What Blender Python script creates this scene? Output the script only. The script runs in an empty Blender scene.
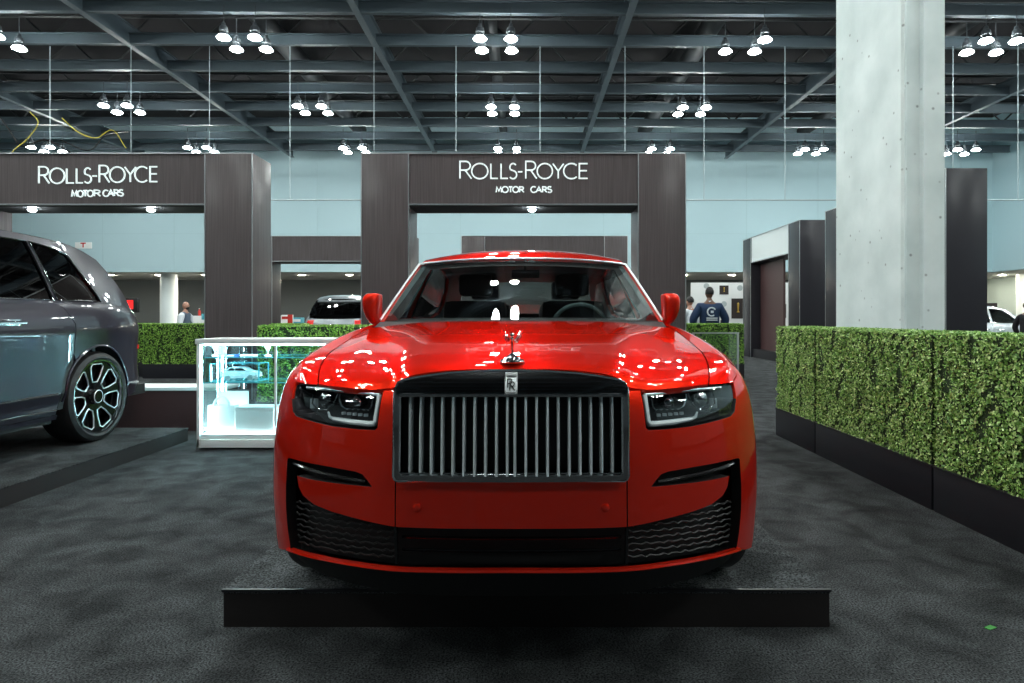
import bpy, bmesh, math, random
import numpy as np
from mathutils import Vector, Matrix
from mathutils.geometry import delaunay_2d_cdt
random.seed(7); rng = np.random.default_rng(7)
PI = math.pi
sc = bpy.context.scene
COL = sc.collection
H, F, PX, PY = 1.24, 640.0, 532.0, 317.0

def at(px, py, d):
    return Vector(((px-PX)/F*d, d, H-(py-PY)/F*d))

# ------------------------------------------------------------------ materials
def mat(name, col=(.5,.5,.5), rough=.5, metal=0, coat=0, coat_rough=.03, spec=.5, emit=None, estr=0, bump=None, var=None, trans=0, ior=1.5, sheen=0):
    m = bpy.data.materials.new(name); m.use_nodes = True
    nt = m.node_tree; b = nt.nodes['Principled BSDF']
    b.inputs['Base Color'].default_value = (*col, 1)
    b.inputs['Roughness'].default_value = rough
    b.inputs['Metallic'].default_value = metal
    b.inputs['Coat Weight'].default_value = coat
    b.inputs['Coat Roughness'].default_value = coat_rough
    b.inputs['Specular IOR Level'].default_value = spec
    b.inputs['Transmission Weight'].default_value = trans
    b.inputs['IOR'].default_value = ior
    if sheen: b.inputs['Sheen Weight'].default_value = sheen
    if emit:
        b.inputs['Emission Color'].default_value = (*emit, 1)
        b.inputs['Emission Strength'].default_value = estr
    if var or bump:
        tc = nt.nodes.new('ShaderNodeTexCoord')
    if var:   # var=(scale, (sx,sy,sz), col2, lo, hi)
        mp = nt.nodes.new('ShaderNodeMapping'); mp.inputs['Scale'].default_value = var[1]
        nz = nt.nodes.new('ShaderNodeTexNoise'); nz.inputs['Scale'].default_value = var[0]; nz.inputs['Detail'].default_value = 6
        cr = nt.nodes.new('ShaderNodeValToRGB')
        cr.color_ramp.elements[0].position = var[3]; cr.color_ramp.elements[1].position = var[4]
        cr.color_ramp.elements[0].color = (*col, 1); cr.color_ramp.elements[1].color = (*var[2], 1)
        nt.links.new(tc.outputs['Object'], mp.inputs[0]); nt.links.new(mp.outputs[0], nz.inputs['Vector'])
        nt.links.new(nz.outputs['Fac'], cr.inputs[0]); nt.links.new(cr.outputs[0], b.inputs['Base Color'])
    if bump:  # bump=(scale, strength, (sx,sy,sz), dist)
        mp = nt.nodes.new('ShaderNodeMapping'); mp.inputs['Scale'].default_value = bump[2]
        nz = nt.nodes.new('ShaderNodeTexNoise'); nz.inputs['Scale'].default_value = bump[0]; nz.inputs['Detail'].default_value = 4
        bp = nt.nodes.new('ShaderNodeBump'); bp.inputs['Strength'].default_value = bump[1]; bp.inputs['Distance'].default_value = bump[3]
        nt.links.new(tc.outputs['Object'], mp.inputs[0]); nt.links.new(mp.outputs[0], nz.inputs['Vector'])
        nt.links.new(nz.outputs['Fac'], bp.inputs['Height']); nt.links.new(bp.outputs[0], b.inputs['Normal'])
    return m

def glass(name, tint=(.8,.9,.9), dens=.1, rough=.0):
    m = bpy.data.materials.new(name); m.use_nodes = True
    nt = m.node_tree; nt.nodes.clear()
    o = nt.nodes.new('ShaderNodeOutputMaterial'); mx = nt.nodes.new('ShaderNodeMixShader')
    t = nt.nodes.new('ShaderNodeBsdfTransparent'); t.inputs[0].default_value = (*tint, 1)
    g = nt.nodes.new('ShaderNodeBsdfGlossy'); g.inputs['Roughness'].default_value = rough; g.inputs[0].default_value = (1,1,1,1)
    fr = nt.nodes.new('ShaderNodeFresnel'); ge = nt.nodes.new('ShaderNodeNewGeometry'); io = nt.nodes.new('ShaderNodeMapRange'); io.inputs[3].default_value = 1.5; io.inputs[4].default_value = 1/1.5
    nt.links.new(ge.outputs['Backfacing'], io.inputs[0]); nt.links.new(io.outputs[0], fr.inputs[0])
    mt = nt.nodes.new('ShaderNodeMath'); mt.operation = 'MULTIPLY_ADD'; mt.inputs[1].default_value = 1.0; mt.inputs[2].default_value = dens
    nt.links.new(fr.outputs[0], mt.inputs[0]); nt.links.new(mt.outputs[0], mx.inputs[0])
    nt.links.new(t.outputs[0], mx.inputs[1]); nt.links.new(g.outputs[0], mx.inputs[2]); nt.links.new(mx.outputs[0], o.inputs[0])
    return m

M = {}
M['red'] = mat('red_candy_paint', (.80,.024,.008), .36, .62, 1, .015, spec=.0)
M['red'].node_tree.nodes['Principled BSDF'].inputs['Specular Tint'].default_value = (1,.06,.03,1)
M['suv'] = mat('slate_violet_paint', (.016,.014,.028), .3, .3, 1, .015)
M['grey_paint'] = mat('grey_car_paint', (.28,.31,.33), .35, .5, 1, .04)
M['silver_paint'] = mat('silver_car_paint', (.6,.63,.65), .3, .6, 1, .04)
M['dark_chrome'] = mat('dark_chrome', (.32,.33,.34), .1, 1)
M['chrome'] = mat('chrome', (.75,.77,.78), .08, 1)
M['vane'] = mat('polished_vane', (.85,.92,.95), .3, .55, .5)
M['trim_bright'] = mat('bright_trim', (.75,.8,.82), .38, .9)
M['plate'] = mat('satin_plate', (.8,.85,.86), .5, .7)
M['black_gloss'] = mat('gloss_black', (.006,.006,.007), .12)
M['black'] = mat('matte_black', (.008,.008,.009), .6)
M['skirt'] = mat('platform_skirt', (.015,.011,.011), .6)
M['rubber'] = mat('tyre_rubber', (.012,.012,.013), .55)
M['interior_dark'] = mat('dark_leather', (.012,.011,.012), .55)
M['interior_grey'] = mat('grey_green_leather', (.13,.19,.19), .6)
M['lens_white'] = mat('lamp_lens_dim', (.85,.95,.97), .4, 0, 1)
M['lens_blue'] = mat('running_light', (.3,.6,.7), .1, 0, 1, emit=(.3,.75,1), estr=1.2)
M['carglass'] = glass('car_window_glass', (.72,.76,.76), .03)
M['tintglass'] = glass('tinted_glass', (.06,.065,.07), .05)
M['clearglass'] = glass('clear_glass', (.9,.97,.98), .02)
M['lampglass'] = glass('headlamp_cover_glass', (.75,.78,.8), .02)
M['red_lamp'] = mat('tail_lamp_red', (.5,.01,.01), .2, 0, 1, emit=(1,.03,.02), estr=.3)
M['carpet'] = None
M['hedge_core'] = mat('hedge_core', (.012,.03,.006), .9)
M['planter'] = mat('black_planter', (.012,.012,.016), .35)
M['white'] = mat('white_laminate', (.88,.95,.95), .35)  # on the side arch headers this white stands in for reflected light
M['white_card'] = mat('white_card', (.85,.86,.85), .6)
M['brown'] = mat('brown_laminate', (.075,.062,.064), .55, 0, .4, .24, spec=.15, var=(3,(30,30,.4),(.115,.098,.10),.35,.7))
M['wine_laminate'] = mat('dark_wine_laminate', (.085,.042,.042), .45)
M['sheen_metal'] = mat('bronze_grey_laminate', (.22,.24,.26), .22, .75, .5, .1, var=(3,(30,30,.4),(.26,.28,.30),.35,.7))
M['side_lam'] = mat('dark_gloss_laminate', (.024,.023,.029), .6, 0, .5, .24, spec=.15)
M['trim'] = mat('aluminium_edge', (.55,.58,.6), .3, .9)
M['letter'] = mat('white_lettering', (.9,.95,.95), .4, emit=(.85,1,1), estr=.35)
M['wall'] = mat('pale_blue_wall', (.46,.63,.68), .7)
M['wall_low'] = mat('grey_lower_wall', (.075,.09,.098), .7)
M['wall_green'] = mat('pale_block_wall', (.4,.48,.45), .8)
M['soffit'] = mat('soffit_plaster', (.75,.74,.70), .8)
M['roofdeck'] = mat('dark_roof_deck', (.009,.007,.009), .9)
M['beam'] = mat('blue_grey_steel', (.055,.077,.093), .5)
M['truss'] = mat('dark_steel', (.02,.022,.025), .6)
M['cable'] = mat('pale_cable', (.35,.42,.45), .4)
M['lamp_body'] = mat('lamp_housing', (.06,.07,.08), .5, .3)
M['lamp_lens'] = mat('lamp_lens', (1,.98,.9), .4, emit=(.93,1,.97), estr=150)
M['down_lens'] = mat('downlight_lens', (1,.98,.9), .4, emit=(1,.92,.75), estr=420)
M['spot_lens'] = mat('spot_lens', (1,1,1), .4, emit=(.85,.97,1), estr=500)
M['concrete'] = None
M['navy'] = mat('navy_cloth', (.008,.03,.085), .8)
M['grey_cloth'] = mat('blue_grey_cloth', (.10,.14,.2), .8)
M['white_cloth'] = mat('white_cloth', (.7,.75,.8), .8)
M['dark_cloth'] = mat('dark_cloth', (.012,.012,.016), .8)
M['skin_dark'] = mat('skin_brown', (.16,.075,.045), .5)
M['skin_light'] = mat('skin_tan', (.45,.23,.16), .5)
M['hair'] = mat('dark_hair', (.01,.008,.008), .6)
M['gold'] = mat('gold_print', (.65,.42,.08), .4, .3)
M['poster'] = mat('dark_poster', (.028,.018,.016), .5)
M['print_grey'] = mat('pale_grey_print', (.45,.5,.5), .6)
M['teal'] = mat('teal_plastic', (.08,.4,.5), .5)
M['blue_print'] = mat('blue_print', (.04,.12,.4), .5)
M['red_plastic'] = mat('red_plastic', (.55,.02,.01), .4)
M['yellow'] = mat('yellow_cable', (.6,.5,.05), .5)
M['screen_red'] = mat('red_screen', (.2,.0,.0), .3, emit=(1,.02,.02), estr=1.6)
M['strip'] = mat('case_light_strip', (1,1,1), .4, emit=(.55,.93,1), estr=75)
M['panel_light'] = mat('case_light_panel', (1,1,1), .4, emit=(.8,1,1), estr=7)
M['glass_edge'] = mat('glass_edge_teal', (.12,.55,.62), .15, 0, 1)
M['leafgreen'] = mat('green_leaf', (.03,.25,.03), .6)

def carpet(name='charcoal_carpet', k=1.0):
    m = bpy.data.materials.new(name); m.use_nodes = True
    nt = m.node_tree; b = nt.nodes['Principled BSDF']; b.inputs['Roughness'].default_value = .95
    b.inputs['Specular IOR Level'].default_value = .15
    tc = nt.nodes.new('ShaderNodeTexCoord')
    def nz(s, d, det=5):
        n = nt.nodes.new('ShaderNodeTexNoise'); n.inputs['Scale'].default_value = s; n.inputs['Detail'].default_value = det
        n.inputs['Distortion'].default_value = d; nt.links.new(tc.outputs['Object'], n.inputs['Vector']); return n
    a, c, e = nz(4.5, .5, 9), nz(130, 0, 5), nz(260, 0, 2)
    r1 = nt.nodes.new('ShaderNodeMapRange'); r1.inputs[1].default_value = .33; r1.inputs[2].default_value = .67; r1.inputs[3].default_value = .5; r1.inputs[4].default_value = 1.5
    nt.links.new(a.outputs['Fac'], r1.inputs[0])
    r2 = nt.nodes.new('ShaderNodeMapRange'); r2.inputs[1].default_value = .36; r2.inputs[2].default_value = .64; r2.inputs[3].default_value = .15; r2.inputs[4].default_value = 1.9
    nt.links.new(c.outputs['Fac'], r2.inputs[0])
    mu = nt.nodes.new('ShaderNodeMath'); mu.operation = 'MULTIPLY'; nt.links.new(r1.outputs[0], mu.inputs[0]); nt.links.new(r2.outputs[0], mu.inputs[1])
    vm = nt.nodes.new('ShaderNodeVectorMath'); vm.operation = 'SCALE'; vm.inputs[0].default_value = (.043*k,.047*k,.049*k)
    nt.links.new(mu.outputs[0], vm.inputs['Scale']); nt.links.new(vm.outputs[0], b.inputs['Base Color'])
    bp = nt.nodes.new('ShaderNodeBump'); bp.inputs['Strength'].default_value = .8; bp.inputs['Distance'].default_value = .006
    nt.links.new(e.outputs['Fac'], bp.inputs['Height']); nt.links.new(bp.outputs[0], b.inputs['Normal'])
    return m
M['carpet'] = carpet(); M['deck_carpet'] = carpet('lighter_deck_carpet', 1.35)

def leafmat(name, c0, c1, c2):
    m = bpy.data.materials.new(name); m.use_nodes = True
    nt = m.node_tree; b = nt.nodes['Principled BSDF']; b.inputs['Roughness'].default_value = .45
    g = nt.nodes.new('ShaderNodeNewGeometry'); cr = nt.nodes.new('ShaderNodeValToRGB')
    cr.color_ramp.elements[0].color = (*c0,1); cr.color_ramp.elements[1].color = (*c2,1)
    e = cr.color_ramp.elements.new(.55); e.color = (*c1,1)
    nt.links.new(g.outputs['Random Per Island'], cr.inputs[0]); nt.links.new(cr.outputs[0], b.inputs['Base Color'])
    return m
M['leaf'] = leafmat('boxwood_leaf', (.07,.19,.03), (.25,.48,.09), (.68,.86,.36))
M['turf'] = leafmat('bright_turf_leaf', (.06,.18,.015), (.20,.42,.04), (.40,.66,.12))

def concrete():
    m = mat('concrete', (.46,.56,.56), .75)
    nt = m.node_tree; b = nt.nodes['Principled BSDF']
    tc = nt.nodes.new('ShaderNodeTexCoord')
    n = nt.nodes.new('ShaderNodeTexNoise'); n.inputs['Scale'].default_value = 1.6; n.inputs['Detail'].default_value = 8
    cr = nt.nodes.new('ShaderNodeValToRGB'); cr.color_ramp.elements[0].position = .3; cr.color_ramp.elements[1].position = .7
    cr.color_ramp.elements[0].color = (.64,.73,.72,1); cr.color_ramp.elements[1].color = (.82,.90,.89,1)
    v = nt.nodes.new('ShaderNodeTexVoronoi'); v.inputs['Scale'].default_value = 5.5
    r = nt.nodes.new('ShaderNodeMapRange'); r.inputs[1].default_value = .05; r.inputs[2].default_value = .13; r.inputs[3].default_value = .45; r.inputs[4].default_value = 1
    vm = nt.nodes.new('ShaderNodeVectorMath'); vm.operation = 'SCALE'
    for x in (n, v): nt.links.new(tc.outputs['Object'], x.inputs['Vector'])
    nt.links.new(n.outputs['Fac'], cr.inputs[0]); nt.links.new(v.outputs['Distance'], r.inputs[0])
    nt.links.new(cr.outputs[0], vm.inputs[0]); nt.links.new(r.outputs[0], vm.inputs['Scale']); nt.links.new(vm.outputs[0], b.inputs['Base Color'])
    return m
M['concrete'] = concrete()

# ------------------------------------------------------------------ mesh helpers
class MB:
    def __init__(s): s.v = []; s.f = []; s.n = {}; s.mi = []; s.cur = 0
    def addf(s, f): s.f.append(f); s.mi.append(s.cur)
    def box(s, c, size, bev=0, rot=None):
        hx, hy, hz = size[0]/2, size[1]/2, size[2]/2
        b = len(s.v)
        if bev <= 0:
            pts = [Vector((x*hx,y*hy,z*hz)) for x in (-1,1) for y in (-1,1) for z in (-1,1)]
            fs = [(0,1,3,2),(4,6,7,5),(0,4,5,1),(2,3,7,6),(0,2,6,4),(1,5,7,3)]
        else:
            bm = bmesh.new(); bmesh.ops.create_cube(bm, size=1)
            for v in bm.verts: v.co = Vector((v.co.x*size[0], v.co.y*size[1], v.co.z*size[2]))
            bmesh.ops.bevel(bm, geom=bm.edges[:], offset=min(bev, .49*min(size)), segments=2, profile=.6, affect='EDGES')
            bm.verts.index_update()
            pts = [v.co.copy() for v in bm.verts]; fs = [tuple(v.index for v in f.verts) for f in bm.faces]; bm.free()
        for p in pts:
            if rot: p = rot @ p
            s.v.append(p + Vector(c))
        for f in fs: s.addf(tuple(b+i for i in f))
        return s
    def span(s, x0, x1, y0, y1, z0, z1, bev=0):
        return s.box(((x0+x1)/2,(y0+y1)/2,(z0+z1)/2), (abs(x1-x0),abs(y1-y0),abs(z1-z0)), bev)
    def tube(s, pts, r, n=8, closed=False, caps=True):
        pts = [Vector(p) for p in pts]; k = len(pts)
        rs = r if isinstance(r, (list, tuple)) else [r]*k
        b = len(s.v); up = None
        for i, p in enumerate(pts):
            if closed: t = pts[(i+1) % k]-pts[i-1]
            else: t = pts[min(i+1,k-1)]-pts[max(i-1,0)]
            t.normalize()
            if up is None:
                up = Vector((0,0,1)) if abs(t.z) < .9 else Vector((0,1,0))
            a = t.cross(up)
            if a.length < 1e-5: a = t.cross(Vector((1,0,0)))
            a.normalize(); c = a.cross(t).normalized(); up = c
            for j in range(n):
                an = 2*PI*j/n
                s.v.append(p+(a*math.cos(an)+c*math.sin(an))*rs[i])
        for i in range(k if closed else k-1):
            i2 = (i+1) % k
            for j in range(n):
                s.addf((b+i*n+j, b+i*n+(j+1)%n, b+i2*n+(j+1)%n, b+i2*n+j))
        if caps and not closed:
            s.addf(tuple(b+j for j in range(n))[::-1]); s.addf(tuple(b+(k-1)*n+j for j in range(n)))
        return s
    def lathe(s, prof, c=(0,0,0), n=24, axis='z', rot=None, sx=1, sy=1, caps=True):
        b = len(s.v); c = Vector(c)
        for r, h in prof:
            for j in range(n):
                a = 2*PI*j/n; x, y = r*math.cos(a)*sx, r*math.sin(a)*sy
                p = Vector((x,y,h)) if axis == 'z' else (Vector((h,x,y)) if axis == 'x' else Vector((x,h,y)))
                if rot: p = rot @ p
                s.v.append(p+c)
        for i in range(len(prof)-1):
            for j in range(n):
                s.addf((b+i*n+j, b+i*n+(j+1)%n, b+(i+1)*n+(j+1)%n, b+(i+1)*n+j))
        if caps and prof[0][0] > 1e-4: s.addf(tuple(b+j for j in range(n))[::-1])
        if caps and prof[-1][0] > 1e-4: s.addf(tuple(b+(len(prof)-1)*n+j for j in range(n)))
        return s
    def ball(s, c, r, sx=1, sy=1, sz=1, n=14):
        prof = [(max(1e-5, r*math.sin(PI*i/8)), -r*math.cos(PI*i/8)*sz) for i in range(9)]
        return s.lathe(prof, c, n, sx=sx, sy=sy)
    def grid(s, rows):
        b = len(s.v); n = len(rows[0])
        for r in rows:
            for p in r: s.v.append(Vector(p))
        for i in range(len(rows)-1):
            for j in range(n-1):
                s.addf((b+i*n+j, b+i*n+j+1, b+(i+1)*n+j+1, b+(i+1)*n+j))
        return s
    def prism(s, pts, thick):
        # pts: closed loop of 3D points, thick: vector
        b = len(s.v); k = len(pts); t = Vector(thick)
        for p in pts: s.v.append(Vector(p))
        for p in pts: s.v.append(Vector(p)+t)
        s.addf(tuple(range(b,b+k))[::-1]); s.addf(tuple(range(b+k,b+2*k)))
        for i in range(k): s.addf((b+i, b+(i+1)%k, b+k+(i+1)%k, b+k+i))
        return s
    def mirror(s, axis=0):
        b = len(s.v); nv = [Vector(p) for p in s.v]
        for p in nv: p[axis] = -p[axis]
        s.v += nv; nf = list(s.f); nm = list(s.mi)
        for f, m_ in zip(nf, nm): s.f.append(tuple(b+i for i in f)[::-1]); s.mi.append(m_)
        for k, n in list(s.n.items()):
            q = Vector(n); q[axis] = -q[axis]; s.n[b+k] = q
        return s
    def xform(s, mtx):
        s.v = [mtx @ Vector(p) for p in s.v]; return s

def link(o, parent=None):
    COL.objects.link(o)
    if parent: o.parent = parent
    return o
def obj(name, mb, m, parent=None, smooth=True, ang=35):
    me = bpy.data.meshes.new(name)
    me.from_pydata([tuple(p) for p in mb.v], [], mb.f)
    ms = m if isinstance(m, (list, tuple)) else [m]
    for x in ms: me.materials.append(M[x] if isinstance(x, str) else x)
    if len(ms) > 1: me.polygons.foreach_set('material_index', mb.mi)
    if smooth:
        me.polygons.foreach_set('use_smooth', [True]*len(me.polygons))
        me.set_sharp_from_angle(angle=math.radians(ang))
    if mb.n:
        nn = [(0,0,0)]*len(mb.v)
        for k, n in mb.n.items(): nn[k] = tuple(n)
        me.normals_split_custom_set_from_vertices(nn)
    me.update()
    return link(bpy.data.objects.new(name, me), parent)
def pair(name, mb, m, parent, **k):
    # mb holds a right side followed by its mirror copy: link the halves as two parts
    h = len(mb.v)//2; out = []
    for s_ in (0,1):
        q = MB(); q.v = mb.v[s_*h:(s_+1)*h]; q.n = {i-s_*h: n for i, n in mb.n.items() if s_*h <= i < (s_+1)*h}
        q.f = [tuple(i-s_*h for i in f) for f in mb.f if (f[0] >= h) == bool(s_)]; q.mi = [m__ for f, m__ in zip(mb.f, mb.mi) if (f[0] >= h) == bool(s_)]
        out.append(obj(name, q, m, parent, **k))
    return out
def tag(o, label=None, cat=None, group=None, kind=None):
    if label: o['label'] = label
    if cat: o['category'] = cat
    if group: o['group'] = group
    if kind: o['kind'] = kind
    return o
def thing(name, label, cat, loc=(0,0,0), rz=0, group=None):
    o = bpy.data.objects.new(name, None); COL.objects.link(o); o.location = loc; o.rotation_euler = (0,0,rz)
    return tag(o, label, cat, group)
def dup(root, loc, rz=None, label=None, group=None, swap=None, scale=None):
    def cp(o, par):
        c = o.copy(); COL.objects.link(c)
        if par: c.parent = par
        if swap and c.type == 'MESH' and any(s_.material in swap for s_ in c.material_slots):
            c.data = c.data.copy()
            for i, mm in enumerate(c.data.materials):
                if mm in swap: c.data.materials[i] = swap[mm]
        for ch in o.children: cp(ch, c)
        return c
    r = cp(root, None); r.location = loc
    if rz is not None: r.rotation_euler[2] = rz
    if scale: r.scale = (scale,)*3
    if label: r['label'] = label
    if group: r['group'] = group
    return r

def interp(tab):
    xs = [t[0] for t in tab]; ys = [t[1] for t in tab]; n = len(xs)
    d = [(ys[i+1]-ys[i])/(xs[i+1]-xs[i]) for i in range(n-1)]
    m = [d[0]]+[0 if d[i-1]*d[i] <= 0 else 2*d[i-1]*d[i]/(d[i-1]+d[i]) for i in range(1,n-1)]+[d[-1]]
    def f(x):
        if x <= xs[0]: return ys[0]
        if x >= xs[-1]: return ys[-1]
        i = 0
        while x > xs[i+1]: i += 1
        h = xs[i+1]-xs[i]; t = (x-xs[i])/h
        return (2*t**3-3*t*t+1)*ys[i]+(t**3-2*t*t+t)*h*m[i]+(-2*t**3+3*t*t)*ys[i+1]+(t**3-t*t)*h*m[i+1]
    return f
def cr_curve(pts, n):
    """centripetal-ish catmull-rom resample of a list of tuples into n points"""
    P = np.array(pts, float); k = len(P)
    d = np.r_[0, np.cumsum(np.maximum(1e-6, np.linalg.norm(np.diff(P, axis=0), axis=1))**.5)]
    tan = np.zeros_like(P)
    for i in range(k):
        if i == 0: tan[i] = (P[1]-P[0])/(d[1]-d[0])
        elif i == k-1: tan[i] = (P[-1]-P[-2])/(d[-1]-d[-2])
        else:
            a, b = (P[i]-P[i-1])/(d[i]-d[i-1]), (P[i+1]-P[i])/(d[i+1]-d[i])
            wa, wb = d[i+1]-d[i], d[i]-d[i-1]
            tan[i] = (a*wa+b*wb)/(wa+wb)
    out = []
    for x in np.linspace(0, d[-1], n):
        i = min(k-2, int(np.searchsorted(d, x, side='right')-1)); h = d[i+1]-d[i]; t = (x-d[i])/h
        out.append((2*t**3-3*t*t+1)*P[i]+(t**3-2*t*t+t)*h*tan[i]+(-2*t**3+3*t*t)*P[i+1]+(t**3-t*t)*h*tan[i+1])
    return out
def loft(mb, rows, nu=24, nv=24):
    R = [cr_curve(r, nu) for r in rows]
    cols = [cr_curve([R[i][j] for i in range(len(R))], nv) for j in range(nu)]
    g = [[cols[j][i] for j in range(nu)] for i in range(nv)]
    mb.grid(g); return g

def inpoly(p, poly):
    x, y = p; c = False; n = len(poly); j = n-1
    for i in range(n):
        xi, yi = poly[i]; xj, yj = poly[j]
        if (yi > y) != (yj > y) and x < (xj-xi)*(y-yi)/(yj-yi)+xi: c = not c
        j = i
    return c
def densify(poly, step):
    out = []
    for i in range(len(poly)):
        a, b = poly[i], poly[(i+1)%len(poly)]
        k = max(1, int(math.ceil(math.hypot(b[0]-a[0], b[1]-a[1])/step)))
        for j in range(k): out.append((a[0]+(b[0]-a[0])*j/k, a[1]+(b[1]-a[1])*j/k))
    return out
def panel(mb, poly, mapf, step=.03, holes=(), rim=.015, off=0.0, ref=(0,2.7,.4), rimmat=0):
    loops = [densify(poly, step)]+[densify(h, step) for h in holes]
    vs, es = [], []
    for lp in loops:
        b = len(vs); vs += lp; es += [(b+i, b+(i+1)%len(lp)) for i in range(len(lp))]
    B = np.array(vs)
    x0, y0 = B.min(0); x1, y1 = B.max(0)
    ins = []
    for i in range(int((x1-x0)/step)+1):
        for j in range(int((y1-y0)/step)+1):
            p = (x0+(i+.5)*step, y0+(j+.5)*step)
            if not inpoly(p, loops[0]) or any(inpoly(p, h) for h in loops[1:]): continue
            if np.min(np.hypot(B[:,0]-p[0], B[:,1]-p[1])) < step*.45: continue
            ins.append(p)
    r = delaunay_2d_cdt([Vector(p) for p in vs+ins], es, [], 0, 1e-7)
    ov, of = r[0], r[2]
    ref = Vector(ref); b = len(mb.v)
    e = 1e-3; nrm = []
    for p in ov:
        q = mapf(p.x, p.y, off)
        n = (mapf(p.x+e, p.y, off)-mapf(p.x-e, p.y, off)).cross(mapf(p.x, p.y+e, off)-mapf(p.x, p.y-e, off))
        if n.length < 1e-12: n = q-ref
        n.normalize()
        if n.dot(q-ref) < 0: n = -n
        mb.v.append(q); mb.n[len(mb.v)-1] = n; nrm.append(n)
    ecount = {}
    for f in of:
        cx = sum(ov[i].x for i in f)/len(f); cy = sum(ov[i].y for i in f)/len(f)
        if not inpoly((cx,cy), loops[0]) or any(inpoly((cx,cy), h) for h in loops[1:]): continue
        f = list(f)
        a, bb, c = (mb.v[b+f[0]], mb.v[b+f[1]], mb.v[b+f[2]])
        if (bb-a).cross(c-a).dot(nrm[f[0]]) < 0: f = f[::-1]
        mb.addf(tuple(b+i for i in f))
        for i in range(len(f)):
            ecount.setdefault(frozenset((f[i], f[(i+1)%len(f)])), []).append((f[i], f[(i+1)%len(f)]))
    if rim:
        for k, l in ecount.items():
            if len(l) == 1:
                i, j = l[0]; c = len(mb.v)
                mb.v += [mb.v[b+i].copy(), mb.v[b+j].copy(), mapf(ov[j].x, ov[j].y, off-rim), mapf(ov[i].x, ov[i].y, off-rim)]
                mb.cur = rimmat if ov[i].y < .80 else 0; mb.addf((c+1, c, c+3, c+2)); mb.cur = 0
    return mb

# ------------------------------------------------------------------ lettering
def arc(cx, cy, rx, ry, a0, a1, n=14):
    return [(cx+rx*math.cos(math.radians(a0+(a1-a0)*i/n)), cy+ry*math.sin(math.radians(a0+(a1-a0)*i/n))) for i in range(n+1)]
def glyph(ch):
    if ch == 'R': return .62, [[(0,0),(0,1),(.3,1)]+arc(.3,.745,.26,.255,90,-90,10)+[(0,.49)], [(.28,.49),(.62,0)]]
    if ch == 'O': return 1.0, [arc(.5,.5,.5,.5,0,360,28)]
    if ch == 'L': return .46, [[(0,1),(0,0),(.46,0)]]
    if ch == 'S': return .5, [arc(.26,.745,.21,.255,35,215,10)+arc(.25,.26,.24,.26,70,-145,12)]
    if ch == '-': return .3, [[(0,.45),(.3,.45)]]
    if ch == 'Y': return .72, [[(0,1),(.36,.5),(.72,1)], [(.36,.5),(.36,0)]]
    if ch == 'C': return .86, [arc(.5,.5,.5,.5,48,312,22)]
    if ch == 'E': return .52, [[(.52,1),(0,1),(0,0),(.52,0)], [(0,.52),(.48,.52)]]
    if ch == 'M': return .9, [[(0,0),(.12,1),(.45,.2),(.78,1),(.9,0)]]
    if ch == 'T': return .62, [[(0,1),(.62,1)], [(.31,1),(.31,0)]]
    if ch == 'A': return .82, [[(0,0),(.41,1),(.82,0)], [(.15,.35),(.67,.35)]]
    if ch == 'D': return .7, [[(0,0),(0,1),(.25,1)]+arc(.25,.5,.45,.5,90,-90,14)+[(0,0)]]
    return .4, []
def letters(mb, placed, y, r, depth=.01):
    """placed: list of (char, x0, x1, z0, z1); text in the XZ plane facing -Y"""
    for ch, x0, x1, z0, z1 in placed:
        w, st = glyph(ch)
        for s in st:
            pts = [Vector((x0+(x1-x0)*a/w, y, z0+(z1-z0)*b)) for a, b in s]
            # flat ribbon with thickness, mitred
            k = len(pts); L, R = [], []
            closed = (pts[0]-pts[-1]).length < 1e-4
            for i, p in enumerate(pts):
                if closed: t0, t1 = (pts[i]-pts[i-1 if i else -2]), (pts[i+1 if i < k-1 else 1]-pts[i])
                else: t0, t1 = pts[i]-pts[max(0,i-1)], pts[min(k-1,i+1)]-pts[i]
                if t0.length < 1e-9: t0 = t1
                if t1.length < 1e-9: t1 = t0
                t0 = t0.normalized(); t1 = t1.normalized()
                n0 = Vector((-t0.z,0,t0.x)); n1 = Vector((-t1.z,0,t1.x)); n = (n0+n1)
                n = n.normalized() if n.length > 1e-6 else n0
                sc_ = min(1.8, 1/max(.35, n.dot(n0)))
                L.append(p+n*r*sc_); R.append(p-n*r*sc_)
            for i in range(k-1):
                mb.prism([L[i], L[i+1], R[i+1], R[i]], (0,-depth,0))
    return mb

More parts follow.
